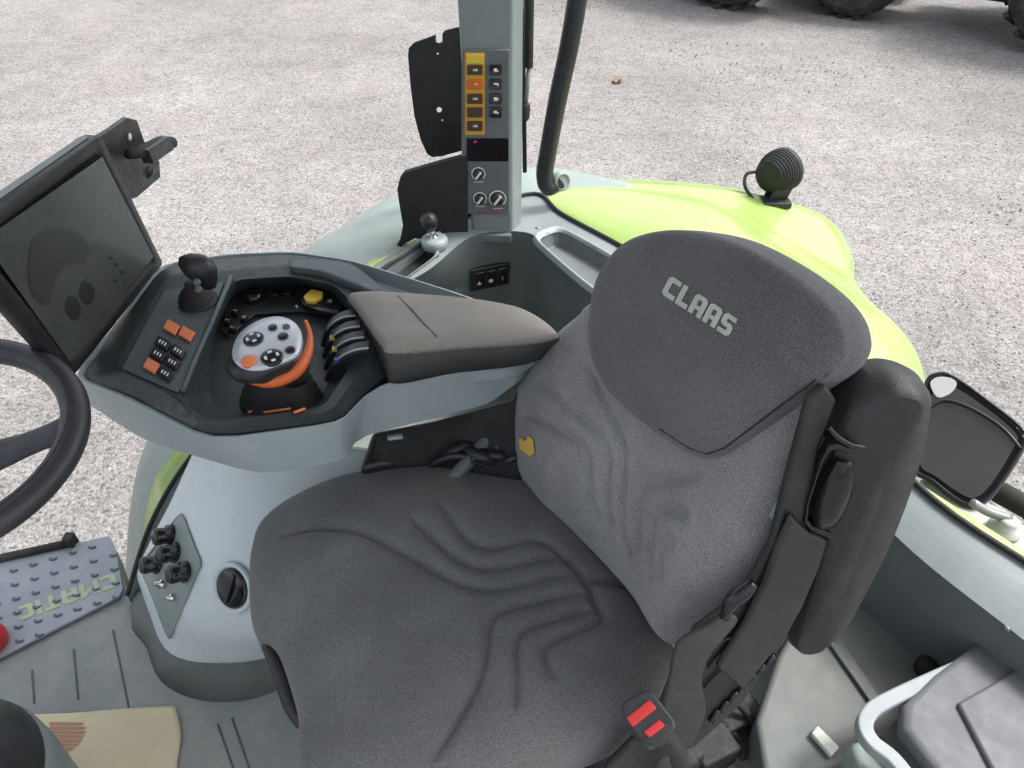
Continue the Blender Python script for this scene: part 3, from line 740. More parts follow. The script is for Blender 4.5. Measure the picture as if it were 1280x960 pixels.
# side wall down to the seal
rowa = [P(*r[0]) for r in prow]
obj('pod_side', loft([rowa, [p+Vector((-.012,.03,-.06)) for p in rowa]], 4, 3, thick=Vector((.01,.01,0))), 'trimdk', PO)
dia = [(228,643),(233,651),(252,700),(252,708),(217,790),(213,797),(209,790),(178,712),(178,706),(222,648)]
dm = onto([dia], lambda u,v:(u,v), T_pod, .004, 3)
obj('socket_panel', dm, 'ext', PO)
obj('panel_edge', tube([hit(T_pod,x,y)[0]+hit(T_pod,x,y)[1]*.003 for x,y in dia+dia[:1]], .0022, 6), 'trim', PO)
def cyl_on(tree, px, py, prof, name, m, parent, tilt=None, n=20):
    l, nn = hit(tree, px, py)
    if tilt: nn = (nn+Vector(tilt)).normalized()
    return obj(name, lathe(l, nn, prof, n), m, parent)
for x, y in ((216,668),(222,690),(200,704),(234,714)):
    s = cyl_on(T_pod, x, y, ((.022,.0),(.022,.012),(.017,.013),(.019,.034),(.016,.040),(.006,.041)), 'socket_cap', 'gloss', PO, (-.2,-.3,0))
    l, n = hit(T_pod, x, y)
    obj('cap_tab', box(l+n*.03+X*.02, X, Y, Z, (.010,.007,.006)), 'black', s, bevel=.002)
cyl_on(T_pod, 208, 730, ((.010,.0),(.010,.016),(.005,.018),(.005,.026)), 'connector', 'chrome', PO)
cyl_on(T_pod, 219, 746, ((.008,.0),(.008,.012),(.004,.014),(.004,.02)), 'connector', 'chrome', PO)
l, n = hit(T_pod, 291, 735)
vr = obj('vent_ring', lathe(l, n, ((.052,-.004),(.050,.004),(.045,.006),(.040,-.002)), 36), 'pod', PO)
obj('vent', lathe(l, n, ((.040,.0),(.040,.004),(.035,.007),(.004,.003)), 32), 'gloss', PO)
e1_ = (X - n*X.dot(n)).normalized(); e2_ = n.cross(e1_)
obj('vent_bar', box(l+n*.008, (e1_*.4+e2_).normalized(), (e1_-e2_*.4).normalized(), n, (.032,.003,.003)), 'black', PO, bevel=.001)

# ---- rear step of the floor, white tag and box
ZS = 1.79
obj('rear_floor_step', prism([P(x,y,ZS) for x,y in ((1000,768),(1078,751),(1178,846),(1292,957),(1330,1060),(1120,1100),(960,1000),(945,900),(972,820))], Z*-.28), 'step', kind='structure', bevel=.012, bseg=3)
obj('floor_rib', prism([P(1036,806,ZS+.004),P(1050,800,ZS+.004),P(1098,872,ZS+.004),P(1088,880,ZS+.004)], Z*.006), 'step', kind='structure', bevel=.002)
tg = P(1030,930,ZS+.004)
obj('white_tag', prism([P(1012,920,ZS+.003),P(1020,910,ZS+.003),P(1048,938,ZS+.003),P(1037,949,ZS+.003)], Z*.012), 'logo', label='small white rectangular block on the floor between the seat and the grey box', cat='tag', org=tg, bevel=.003)
obj('cable_grommet', lathe(P(1156,838,ZS), Z, ((.02,0),(.02,.02),(.012,.03),(.004,.03)), 16), 'blackm', label='small black grommet on the floor at the foot of the rear ledge', cat='grommet', org=P(1156,838,ZS))
# storage box
BX = thing('storage_box', 'grey lidded storage box with pale handle frame in the lower right corner', 'storage box', P(1200,900,1.79))
zb = 1.93
lidp = [(1128,882),(1260,778),(1290,774),(1420,850),(1440,1010),(1250,1100),(1200,1020),(1165,960)]
lo2 = [P(x,y,zb) for x,y in lidp]; cc = sum(lo2,Vector())/len(lo2)
def sc(l, f, dz): return [cc+(p-cc)*f+Z*dz for p in l]
lid = obj('lid', ringloft([sc(lo2,.98,-.03),sc(lo2,1.0,-.02),sc(lo2,1.0,-.003),sc(lo2,.97,.004),sc(lo2,.9,.005)],3), 'box', BX)
obj('lid_panel', prism([P(x,y,zb+.014) for x,y in ((1197,878),(1288,826),(1420,890),(1430,1000),(1280,1060),(1240,960))], Z*-.012), 'box', BX, bevel=.006, bseg=3)
body = sc(lo2,.97,-.03)
obj('box_body', ringloft([[Vector((p.x*.98,p.y*1.0,ZS+.002)) for p in body], body],3), 'boxdk', BX)
hp = [P(1200,836,zb-.01),P(1150,858,zb-.01),P(1104,880,zb-.01),P(1086,893,zb-.012),P(1080,910,zb-.015),P(1090,930,zb-.018),P(1122,958,zb-.02),P(1180,1040,zb-.02)]
bm = bmesh.new()
hh = catmull(hp,6); rings=[]
for i,p in enumerate(hh):
    t = (hh[min(i+1,len(hh)-1)]-hh[max(i-1,0)]).normalized(); s = t.cross(Z).normalized()
    rings.append([bm.verts.new(p+s*a*.012+Z*b*.011) for a,b in ((-1,-1),(-1,.7),(-.85,1),(.85,1),(1,.7),(1,-1))])
for a,b in zip(rings,rings[1:]): bridge(bm,a,b)
bm.faces.new(rings[0]); bm.faces.new(rings[-1][::-1])
obj('handle_frame', bm, 'handle', BX, smooth=False, bevel=.002, bseg=2, angle=40)
obj('latch', box(P(1175,935,zb-.03), (P(1165,925,1.9)-P(1190,900,1.9)).normalized(), Vector((.7,.7,0)), Z, (.03,.02,.03)), 'boxdk', BX, bevel=.005)
sidep = [P(1060,930,1.86),P(1075,922,1.87),P(1125,975,1.87),P(1175,1040,1.87),P(1120,1080,1.86)]
obj('front_panel', prism(sidep, Z*-.065), 'ext', BX, bevel=.01)

# ---- steering column
SCN = thing('steering_column', 'black domed steering column boot with grey collar in the lower left corner', 'steering column', P(-40,1000,FL))
cb = P(-78,985,1.86)
axs = Vector((.10,-.02,1)).normalized()
obj('boot', lathe(cb, axs, ((.02,.12),(.08,.105),(.135,.03),(.146,.0),(.142,-.03)), 40), 'black', SCN)
obj('collar', lathe(cb, axs, ((.140,-.006),(.152,-.02),(.158,-.08),(.16,-.18),(.165,-.36)), 40), 'trim', SCN)
obj('column_tube', lathe(cb+axs*.08, (P(-75,558,2.35)-cb-axs*.08).normalized(), ((.05,0),(.04,.1),(.04,.36)), 20), 'black', SCN)

# ---- steering wheel
wc2 = P(-97,556,2.35); wn = Vector((.10,-.10,1)).normalized()
SW = thing('steering_wheel', 'black leather look steering wheel at the left edge with two visible spokes', 'steering wheel', wc2)
a1 = (X - wn*X.dot(wn)).normalized(); a2 = wn.cross(a1); RW = .192
bm = bmesh.new(); N = 96; rings = []
for k in range(N):
    a = 2*math.pi*k/N; rad = a1*math.cos(a)+a2*math.sin(a)
    rings.append([bm.verts.new(wc2+rad*(RW+.0205*math.cos(q))+wn*.019*math.sin(q)) for q in [2*math.pi*j/16 for j in range(16)]])
for k in range(N): bridge(bm, rings[k], rings[(k+1)%N])
obj('rim', bm, 'wheel', SW)
obj('rim_seam', (lambda b: (b.verts, b)[1])(tube([wc2+(a1*math.cos(a)+a2*math.sin(a))*(RW-.006)+wn*.0182 for a in [2*math.pi*k/96 for k in range(97)]], .0012, 6)), 'black', SW)
for ang in (16, 136, 256):
    a = R(ang); rad = a1*math.cos(a)+a2*math.sin(a); ta = wn.cross(rad)
    bm = bmesh.new(); rs = []
    for f, wd, hz in ((.03,.05,-.055),(.08,.036,-.045),(.13,.026,-.025),(.165,.028,-.010),(.186,.040,-.003)):
        c = wc2+rad*f+wn*hz
        rs.append([bm.verts.new(c+ta*wd*x_+wn*.011*y_) for x_,y_ in ((-1,-.3),(-.8,.6),(0,1),(.8,.6),(1,-.3),(0,-1))])
    for x_,y_ in zip(rs,rs[1:]): bridge(bm,x_,y_)
    bm.faces.new(rs[0]); bm.faces.new(rs[-1][::-1])
    obj('spoke', bm, 'wheel', SW, sub=1)
obj('hub', lathe(wc2-wn*.07, wn, ((.05,-.03),(.065,0),(.06,.02),(.04,.032),(.004,.036)), 32), 'black', SW)

# ================================================================== MONITOR
def solve_par(pix, tA):
    # ray depths so that A-B+C-D=0
    d = [ray(*p) for p in pix]
    Mx = Matrix((( -d[1].x, d[2].x, -d[3].x),(-d[1].y,d[2].y,-d[3].y),(-d[1].z,d[2].z,-d[3].z)))
    s = Mx.inverted() @ (-d[0]*tA)
    return [CAM+d[0]*tA, CAM+d[1]*s[0], CAM+d[2]*s[1], CAM+d[3]*s[2]]
cor = solve_par([(126,167),(205,330),(90,474),(-62,300)], 1.30)
print('MON', cor, (cor[0]-cor[1]).length, (cor[1]-cor[2]).length)
mA, mB, mC, mD = cor
mu = (mB-mA); mv = (mD-mA); mnn = mu.cross(mv).normalized()
if mnn.dot(CAM-mA) < 0: mnn = -mnn
MO = thing('display_monitor', 'tilted black touchscreen monitor with smudged dark screen mounted at the console front', 'monitor', (mA+mB+mC+mD)/4)
cm = (mA+mB+mC+mD)/4
def rq(f, h, g=None):
    out=[]; pts=[cm+(p-cm)*f+mnn*h for p in cor]
    for i in range(4):
        p,q,r=pts[i-1],pts[i],pts[(i+1)%4]
        kp=.012/(p-q).length; kr=.012/(r-q).length
        out += [q.lerp(p,kp), q.lerp(q.lerp(p,kp).lerp(q.lerp(r,kr),.5),.6), q.lerp(r,kr)]
    return out
bm = bmesh.new(); rs = [[bm.verts.new(p) for p in rq(f,h)] for f,h in ((.9,-.030),(.97,-.027),(.995,-.021),(1.0,-.004),(.985,0),(.86,-.0),(.85,-.004))]
for a,b in zip(rs,rs[1:]): bridge(bm,a,b)
bm.faces.new(rs[0]); bm.faces.new(rs[-1][::-1])
hs_ = obj('housing', bm, 'black', MO)
edge = prism([mA-mnn*.03+mu*.02, mA-mnn*.012+mu*.02, mD-mnn*.012, mD-mnn*.03], (mA-mB).normalized()*.0)
edge.free()
eo = [(mA+mv*.06)-mnn*.020, (mA+mv*.06)-mnn*.008, (mA+mv*.94)-mnn*.008, (mA+mv*.94)-mnn*.020]
obj('side_highlight', prism(eo, (mA-mB).normalized()*.003), 'trim', MO, bevel=.001)  # lighter strip standing in for the bluish highlight on the housing side
scr_c = solve_par([(128,194),(192,322),(88,452),(-8,318)], 1.30)
sc4 = [PP(x,y,mA+mnn*.001,mnn) for x,y in ((127,196),(191,321),(87,452),(-22,300))]
sco = obj('screen', prism(sc4, mnn*.001), 'screen', MO, smooth=False); T_sc = bvh(sco)
def blob(pts, name, m, lift): obj(name, onto([[(p.x,p.y) for p in catmull([Vector((x,y,0)) for x,y in pts],4,True)]], lambda u,v:(u,v), T_sc, lift, 0), m, sco, smooth=False)
blob([(42,296),(70,285),(98,292),(110,312),(106,328),(94,330),(82,332),(72,345),(66,362),(62,378),(52,380),(40,368),(35,345),(36,318)], 'screen_shape', 'smudge', .0008)
blob([(103,352),(113,355),(118,367),(114,378),(106,380),(99,368)], 'screen_spot', 'smudge2', .001)
blob([(86,371),(96,374),(100,388),(96,399),(88,398),(81,384)], 'screen_spot', 'smudge2', .001)
for q in ((138,322),(145,330),(152,340),(143,350)): blob([(q[0]-2,q[1]),(q[0],q[1]-2),(q[0]+3,q[1]+1),(q[0],q[1]+3)], 'screen_speck', 'smudge2', .001)
bq = lambda x,y,h=-.03: PP(x,y,mA+mnn*h,mnn)
obj('bracket', prism([bq(122,172),bq(142,160),bq(160,147),bq(172,150),bq(183,182),bq(200,205),bq(201,222),bq(172,247),bq(150,255)], -mnn*.012), 'black', MO, bevel=.003)
kb = bq(178,192,-.02)
obj('clamp_knob', tube([bq(160,193,-.01),bq(176,190,-.005),bq(200,178,-.002),bq(215,178,0)], [.009,.012,.012,.012], 10), 'blackm', MO)
obj('clamp_lever', prism([bq(185,188,.012),bq(212,170,.012),bq(219,187,.012),bq(192,206,.012)], -mnn*.02), 'black', MO, bevel=.004)
obj('mount_tube', tube([bq(178,215,-.04),bq(190,205,-.045),bq(170,180,-.05)], .016, 14, 3), 'black', MO)
obj('bolt', lathe(bq(161,171,-.029), mnn, ((.007,0),(.007,.003),(.004,.004)), 14), 'white', MO)
# stalk that carries the monitor from the console
obj('support_arm', tube([cm-mnn*.04, cm-mnn*.08-Z*.06, P(112,455,2.20)], .02, 14, 4), 'black', MO)

# ================================================================== ARMREST CONSOLE
zr = 2.30
AC = thing('armrest_console', 'long grey armrest control console with dark tray of switches and padded rest beside the seat', 'armrest console', P(400,450,2.15))
def rpoly(pts, k=.22):
    out = []
    for i in range(len(pts)):
        p, q, r_ = pts[i-1], pts[i], pts[(i+1)%len(pts)]
        a_, b_ = q.lerp(p,k), q.lerp(r_,k)
        out += [a_, a_.lerp(q,.5).lerp(b_.lerp(q,.5),.5), b_]
    return out
def ringpoly(rings, k=.22, cap0=True, cap1=True):
    bm = bmesh.new(); rs = [[bm.verts.new(p) for p in rpoly(r, k)] for r in rings]
    for a, b in zip(rs, rs[1:]): bridge(bm, a, b)
    if cap0: bm.faces.new(rs[0][::-1])
    if cap1: bm.faces.new(rs[-1])
    return bm
def rg(l, z): return [P(x,y,z) for x,y in l]
Oo = [(100,474),(150,405),(203,334),(285,322),(362,318),(440,328),(482,362),(496,410),(490,462),(454,494),(424,526),(262,547),(160,494)]
Ii = [(146,460),(168,415),(210,344),(288,338),(362,332),(425,343),(458,370),(474,405),(466,440),(442,474),(412,517),(256,536),(222,496)]
Rr = [(230,490),(245,450),(270,392),(291,350),(362,345),(418,356),(447,385),(454,410),(449,440),(430,470),(404,510),(260,528),(240,512)]
Fl = [(262,492),(262,460),(270,412),(290,372),(362,356),(408,366),(432,393),(432,415),(430,445),(415,470),(396,506),(282,519),(268,506)]
recw = rg(Rr, zr); c_r = sum(recw,Vector())/len(recw)
Ow, Iw, Fw = rg(Oo, 2.262), rg(Ii, zr), rg(Fl, 2.242)
cO = sum(Ow,Vector())/len(Ow)
bm = ringpoly([[cO+(p-cO)*.97-Z*.03 for p in Ow], Ow, [a.lerp(b,.9)+Z*.002 for a,b in zip(Ow,Iw)], Iw, [a.lerp(b,.08) for a,b in zip(Iw,recw)], recw, [a.lerp(b,.15)-Z*.008 for a,b in zip(recw,Fw)], Fw, [a.lerp(Vector((c_r.x,c_r.y,2.242)),.1) for a in Fw]], .2)
tr = obj('control_tray', bm, 'consdk', AC, bevel=.004, bseg=2, angle=30); T_tr = bvh(tr)
st_ = [(90,470,2.266),(147,402,2.26),(201,330,2.26),(285,317,2.26),(365,314,2.26),(440,325,2.26),(560,362,2.26),(634,388,2.262),(690,420,2.262),(688,438,2.266),(648,459,2.268),(560,468,2.266),(482,480,2.264),(456,496,2.264),(425,529,2.262),(262,551,2.262),(158,497,2.264)]
sb_ = [(98,497,2.20),(160,430,2.17),(212,352,2.17),(285,340,2.16),(365,335,2.16),(440,345,2.16),(560,380,2.16),(640,395,2.18),(695,430,2.18),(680,450,2.19),(652,474,2.21),(610,506,2.17),(490,536,2.17),(446,548,2.165),(432,576,2.165),(325,594,2.165),(182,552,2.18)]
tw, bw = row(st_), row(sb_)
cs = sum(tw,Vector())/len(tw)
bm = ringpoly([[cs+(Vector((q.x,q.y,cs.z))-cs)*.9-Z*.09 for q in bw], bw, tw, [cs+(p-cs)*.985+Z*.0005 for p in tw], [cs+(p-cs)*.96-Z*.028 for p in tw], [cs+(p-cs)*.8-Z*.045 for p in tw]], .2)
obj('lower_shell', bm, 'trimlt', AC, bevel=.006, bseg=3, angle=30)
# front dark wall between shell and tray along the operator's side
# ---- pad
pt = [(434,370),(450,366),(475,366),(560,372),(635,382),(672,396),(698,416),(692,422),(655,427),(570,432),(490,438),(476,428),(462,410),(446,388)]
pw_ = rg(pt, 2.345); cp = sum(pw_,Vector())/len(pw_)
bot_ = [(434,378),(450,372),(475,372),(560,378),(635,390),(672,405),(698,430),(692,440),(655,456),(570,466),(496,480),(480,464),(462,428),(446,400)]
bpw = rg(bot_, 2.270)
def pad_into():
    return ringloft([[a.lerp(b,.84) for a,b in zip(bpw,pw_)],[cp+(p-cp)*.995+Z*-.004 for p in pw_],[cp+(p-cp)*.97+Z*.004 for p in pw_],[cp+(p-cp)*.90+Z*.008 for p in pw_],[cp+(p-cp)*.6+Z*.012 for p in pw_],[cp+(p-cp)*.15+Z*.013 for p in pw_]],5)
pdo = obj('padded_rest', pad_into(), 'pad', AC); T_pd = bvh(pdo)
sw_ = [hit(T_pd,x,y) for x,y in ((497,370),(515,388),(530,405),(545,420),(553,432),(556,445),(556,458))]
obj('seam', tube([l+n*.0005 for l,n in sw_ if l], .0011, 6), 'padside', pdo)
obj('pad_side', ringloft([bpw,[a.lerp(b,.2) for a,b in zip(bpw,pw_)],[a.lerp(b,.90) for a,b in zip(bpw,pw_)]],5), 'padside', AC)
# ---- left switch area
swp = [(205,470),(188,452),(225,385),(262,372),(285,385),(250,470),(238,492)]
l, n = hit(T_tr, 225, 440); print('TRAY', l, n)
def ontray(poly, name, m, parent, lift=.002, th=.004, bev=.001):
    pts=[]
    for x,y in poly:
        pts.append(PP(x,y,l+n*(lift+th),n))
    return obj(name, prism(pts, -n*th), m, parent, bevel=bev)
sp_ = ontray([(152,460),(186,396),(206,362),(280,352),(236,474),(222,490)], 'switch_area', 'consmid', AC, .001, .003, .002)
def rectpx(cx, cy, w_, h_, ax=(.86,.5), ay=(-.5,.86)):
    return [(cx+ax[0]*a*w_+ay[0]*b*h_, cy+ax[1]*a*w_+ay[1]*b*h_) for a,b in ((-1,-1),(1,-1),(1,1),(-1,1))]
for cx, cy in ((214,408),(233,416),(189,456)):
    ontray(rectpx(cx,cy,8.5,6.5), 'orange_button', 'orangelt', sp_, .005, .005)
for cx, cy in ((203,428),(197,442),(222,438),(215,452),(206,466)):
    b_ = ontray(rectpx(cx,cy,9,6), 'switch_button', 'gloss', sp_, .005, .005)
    for q in (-4,0,4): ontray(rectpx(cx+q*.86,cy+q*.5,.9,2.2), 'symbol', 'white', b_, .0102, .0004, 0)
# ridge divider
obj('divider_ridge', tube([P(289,346,2.304),P(268,395,2.304),P(243,452,2.304),P(229,489,2.304)], .005, 8, 5), 'consmid', AC)
# ---- small joystick at front
jl = P(248,378,2.303)
JS = obj('small_joystick', lathe(jl, Vector((-.1,-.05,1)), ((.036,-.004),(.036,.004),(.030,.008),(.033,.012),(.026,.016),(.029,.020),(.020,.024),(.023,.028),(.012,.034),(.010,.044)), 28), 'blackm', AC)
hd = [[(226,330),(240,312),(260,316),(276,332),(272,352),(240,352)]]
jh = PD(250,338, (jl-CAM).length/ray(248,378).length*.96)
bm = bmesh.new()
rs=[]
je1=X; je2=Vector((0,.5,.86))
for k,(s1,s2,h) in enumerate(((.012,.010,-.034),(.022,.016,-.018),(.030,.020,0),(.031,.019,.014),(.024,.013,.026),(.010,.006,.031))):
    rs.append([bm.verts.new(jh+X*(s1*math.cos(a)-h*.25)+Y*s2*math.sin(a)*1.1+Z*h) for a in [2*math.pi*q/20 for q in range(20)]])
for a,b in zip(rs,rs[1:]): bridge(bm,a,b)
bm.faces.new(rs[0]); bm.faces.new(rs[-1][::-1])
obj('joystick_head', bm, 'black', JS)
for q in ((246,353),(248,362)):
    c = PD(q[0],q[1],(jl-CAM).length/ray(248,378).length*.945)
    obj('thumb_button', lathe(c, (CAM-c).normalized(), ((.007,-.004),(.007,.002),(.004,.003)),14), 'consmid', JS)
# ---- buttons in the rear of the tray
zt = 2.246
def onflat(poly, name, m, parent, z0, th, bev=.002):
    return obj(name, prism([P(x,y,z0) for x,y in poly], Z*-th), m, parent, bevel=bev)
rp = onflat([(300,352),(365,350),(412,357),(436,384),(430,392),(372,388),(318,392),(286,420),(276,412),(284,380)], 'rear_panel', 'black', AC, zt+.006, .006)
for (x,y,a,b,m_) in ((294,391,5.5,5,'gloss'),(284,403,5,4.5,'gloss'),(305,399,5.5,5,'gloss'),(290,412,5.5,4,'gloss')):
    c = P(x,y,zt+.012)
    bb = obj('tray_button', box(c,X,Y,Z,(a*.00125,b*.00145,.006)), m_, AC, bevel=.0025)
    obj('symbol', box(c+Z*.0063,X,Y,Z,(.002,.0012,.0004)), 'logo', bb, smooth=False)
obj('rotary_knob', lathe(P(317,373,zt+.006), Z, ((.022,0),(.022,.008),(.017,.016),(.014,.017),(.004,.015)), 26), 'gloss', AC)
for q in ((344,367),(360,366)): obj('tray_button', box(P(q[0],q[1],zt+.010),X,Y,Z,(.008,.010,.005)), 'gloss', AC, bevel=.002)
base_b = onflat([(368,362),(388,353),(412,358),(432,376),(424,390),(398,388),(378,380)], 'rear_button_pod', 'gloss', AC, zt+.022, .016, .004)
onflat([(379,370),(389,361),(404,364),(403,371),(392,377),(382,376)], 'yellow_button', 'yellow', base_b, zt+.030, .008)
bmw = obj('timer_button', lathe(P(413,377,zt+.022), Z, ((.009,-.002),(.009,.003),(.006,.004)), 16), 'black', base_b)
obj('symbol', lathe(P(413,376,zt+.027), Z, ((.0035,0),(.0035,.0005)), 12), 'logo', bmw)
obj('indicator', lathe(P(371,383,zt+.008), Z, ((.0025,-.003),(.0025,.002)), 10), 'white', base_b)
# ---- multifunction lever
gb = P(352,499,2.247)
bm = ringloft([[gb+Vector((math.cos(a)*.069*s,math.sin(a)*.046*s+dy,h*1.1)) for a in [2*math.pi*q/16 for q in range(16)]] for s,h,dy in ((1.05,-.008,0),(1.0,.006,0),(.86,.010,.002),(.92,.018,.003),(.74,.024,.006),(.82,.032,.008),(.64,.038,.012),(.70,.046,.014),(.52,.054,.018))],2)
GRP = obj('drive_lever', bm, 'blackm', AC)
fz = 2.375
face = [(287,446),(293,425),(308,410),(330,399),(352,396),(370,402),(380,415),(381,432),(374,448),(352,458),(330,466),(308,466),(294,459)]
face = [(337+(x-337)*.94, 433+(y-433)*.94) for x,y in face]
fwp = [P(x,y,fz+.0 - (y-430)*.0002) for x,y in face]; fc = sum(fwp,Vector())/len(fwp)
fn = (fwp[0]-fc).cross(fwp[4]-fc).normalized(); fn = fn if fn.z>0 else -fn
S = lambda f,h: [fc+(p-fc)*f+fn*h for p in fwp]
obj('lever_grip', ringloft([[p+Vector((.03,.0,0)) for p in S(.35,-.075)],[p+Vector((.018,-.0,0)) for p in S(.7,-.045)],[p+Vector((-.014,-.002,0)) for p in S(1.03,-.022)],[p+Vector((-.006,0,0)) for p in S(1.05,-.008)],S(1.0,.001)],4), 'black', GRP)
sf = obj('silver_face', ringloft([S(.99,-.004),S(.985,.004),S(.94,.008),S(.6,.010),S(.1,.011)],4), 'silver', GRP); T_sf = bvh(sf)
bk = lambda pts: [P(x,y,fz-.02-(i%2)*.0) for i,(x,y) in enumerate(pts)]
obj('orange_band', tube([P(312,476,2.335),P(334,478,2.335),P(356,472,2.337),P(374,459,2.34),P(385,438,2.345),P(387,418,2.35),P(382,402,2.352)], [.005,.009,.011,.011,.008,.005,.004], 12, 5), 'orange', GRP)
for (x,y,r,m_) in ((317,424,13.5,'gloss'),(340,447,14,'gloss'),(311,452,10,'orangelt'),(341,410,6,'gloss'),(354,421,7,'gloss'),(363,438,6.5,'gloss'),(358,409,5,'consmid')):
    ll, nn = hit(T_sf, x, y)
    if not ll: continue
    rr=r*.00118
    b_=obj('face_button', lathe(ll, nn, ((rr,-.002),(rr,.002),(rr*.85,.0035),(rr*.2,.003)), 24), m_, sf)
    if m_=='gloss' and r>10:
        u1=(X-nn*X.dot(nn)).normalized(); v1=nn.cross(u1)
        bmm=bmesh.new()
        for q in range(4):
            a=q*math.pi/2+.5; c=ll+nn*.0040+(u1*math.cos(a)+v1*math.sin(a))*rr*.55
            bmm2=box_into(bmm,c,(u1*math.cos(a)+v1*math.sin(a)),(v1*math.cos(a)-u1*math.sin(a)),nn,(rr*.12,rr*.2,.0005))
        obj('symbol', bmm, 'white', sf, smooth=False)
for x0,x1,m_ in ((311,323,'orangelt'),(330,364,'orangelt'),(368,382,'orangelt')):
    pts=[hit(T_tr,x,y) for x,y in ((x0,518),(x1,513))]
    obj('tray_lettering', tube([pts[0][0]+Z*.004,pts[1][0]+Z*.004], .0022, 6), m_, AC)
# ---- four spool levers
for k in range(4):
    dx, dy = k*5.5, k*14
    pts = [P(405+dx*.3,430+dy,2.25),P(412+dx*.6,408+dy*.98,2.305),P(428+dx*.8,396+dy*.97,2.325),P(446+dx,393+dy*.95,2.325)]
    cc_ = catmull(pts,6); bm=bmesh.new(); rs=[]
    for i,p in enumerate(cc_):
        t=(cc_[min(i+1,len(cc_)-1)]-cc_[max(i-1,0)]).normalized(); s=Y; u_=s.cross(t).normalized()
        rs.append([bm.verts.new(p+s*a*.011+u_*b*.005) for a,b in ((-1,-1),(-1,1),(1,1),(1,-1))])
    for a,b in zip(rs,rs[1:]): bridge(bm,a,b)
    bm.faces.new(rs[0]); bm.faces.new(rs[-1][::-1])
    lv = obj('spool_lever', bm, 'black', AC, bevel=.002)
    obj('lever_edge', tube([p-Y*.011+Z*.005 for p in cc_[5:]], .0018, 6), 'trimlt', lv)
    if k>0: obj('lever_mark', box(P(413+dx*.5,408+dy,2.312), X, Y, Z, (.004,.004,.003)), 'blue' if k==3 else 'yellowtag', lv, smooth=False)
# far rim details
obj('rim_cover', loft([[P(362,334,2.312),P(400,340,2.312),P(432,352,2.312),P(470,366,2.312)],[P(360,324,2.310),P(405,326,2.310),P(442,333,2.310),P(482,362,2.310)]],5,4,thick=Vector((0,0,-.02))), 'consmid', AC)

# ================================================================== SEAT
cdir = Vector((.416,-.909,0)); ndir = Vector((.909,.416,0))
ST0 = thing('operator_seat', 'dark grey fabric tractor driver seat with grooved cushion, high backrest and CLAAS lettering', 'driver seat', Vector((-.02,.66,FL)))
# pedestal + suspension
bm = bmesh.new()
for k in range(7):
    z0 = FL+.09+k*.045
cen0 = Vector((-.03,.68,0))
prof = []
rings=[]
for k in range(15):
    f = 1.0 if k%2 else .9
    z = FL+.08+k*.024
    rings.append([cen0+(-ndir*math.copysign(abs(math.cos(a))**.5,math.cos(a))*.19*f + cdir*math.copysign(abs(math.sin(a))**.5,math.sin(a))*.17*f)+Z*z for a in [2*math.pi*q/16 for q in range(16)]])
bm = ringloft(rings,2)
obj('bellows', bm, 'blackm', ST0)
obj('base_plate', box(cen0+Z*(FL+.045), -ndir, cdir, Z, (.22,.19,.045)), 'black', ST0, bevel=.01)
obj('cushion_pan', box(cen0+Vector((-.02,.0,0))+Z*1.955, -ndir, cdir, Z, (.22,.20,.03)), 'black', ST0, bevel=.015)
# cushion
cf = (Vector((-.08,.68,1.995)), X, Y, Z)
zc = 1.995
co = [(328,655),(365,627),(425,602),(500,590),(560,591),(620,601),(680,612),(725,645),(765,690),(812,750),(840,805),(838,850),(805,900),(760,930),(700,955),(640,980),(550,1010),(460,1025),(395,1005),(374,950),(374,905),(366,870),(350,822),(338,806),(322,798),(314,770),(312,720),(316,685)]
cout = to_frame(cf, co)
def G(l, wd=.0052, dp=.0135, lift=.06): return (to_frame(cf, l, lift), wd, dp)
g = [G([(350,668),(387,662),(446,668),(500,693),(558,722),(592,737),(633,735),(675,722),(717,712)]),
 G([(517,656),(550,685),(583,708),(617,712),(658,702),(700,691)]),
 G([(550,635),(567,660),(592,685),(617,687),(646,679),(671,672),(696,685),(717,704),(737,725),(746,756),(756,766),(750,777),(717,789),(687,802),(679,814),(685,835),(696,847)]),
 G([(733,735),(675,750),(629,762),(612,772),(610,810),(600,852),(567,906),(537,947)]),
 G([(742,758),(696,772),(654,785),(644,802),(646,835),(644,885)]),
 G([(737,722),(775,718),(800,724)])]
def cextra(s, r): # side bolsters higher, centre dished
    p = cf[0]+X*s.x+Y*s.y; d = (p-cen0); a = d.dot(cdir)/.2; f = d.dot(-ndir)/.25
    return (.018*min(1.2,a*a) - .012*max(0,f)**2)*(1-r**6)
obj('seat_cushion', pillow(cout, cf, .062, .075, g, pw=4.5, nr=95, ns=11, extra=cextra), 'fabcush', ST0)
obj('front_trim', tube([P(334,806,1.98),P(350,840,1.975),P(364,880,1.97),(P(378,905,1.965))], [.010,.013,.013,.01], 12, 5), 'black', ST0)
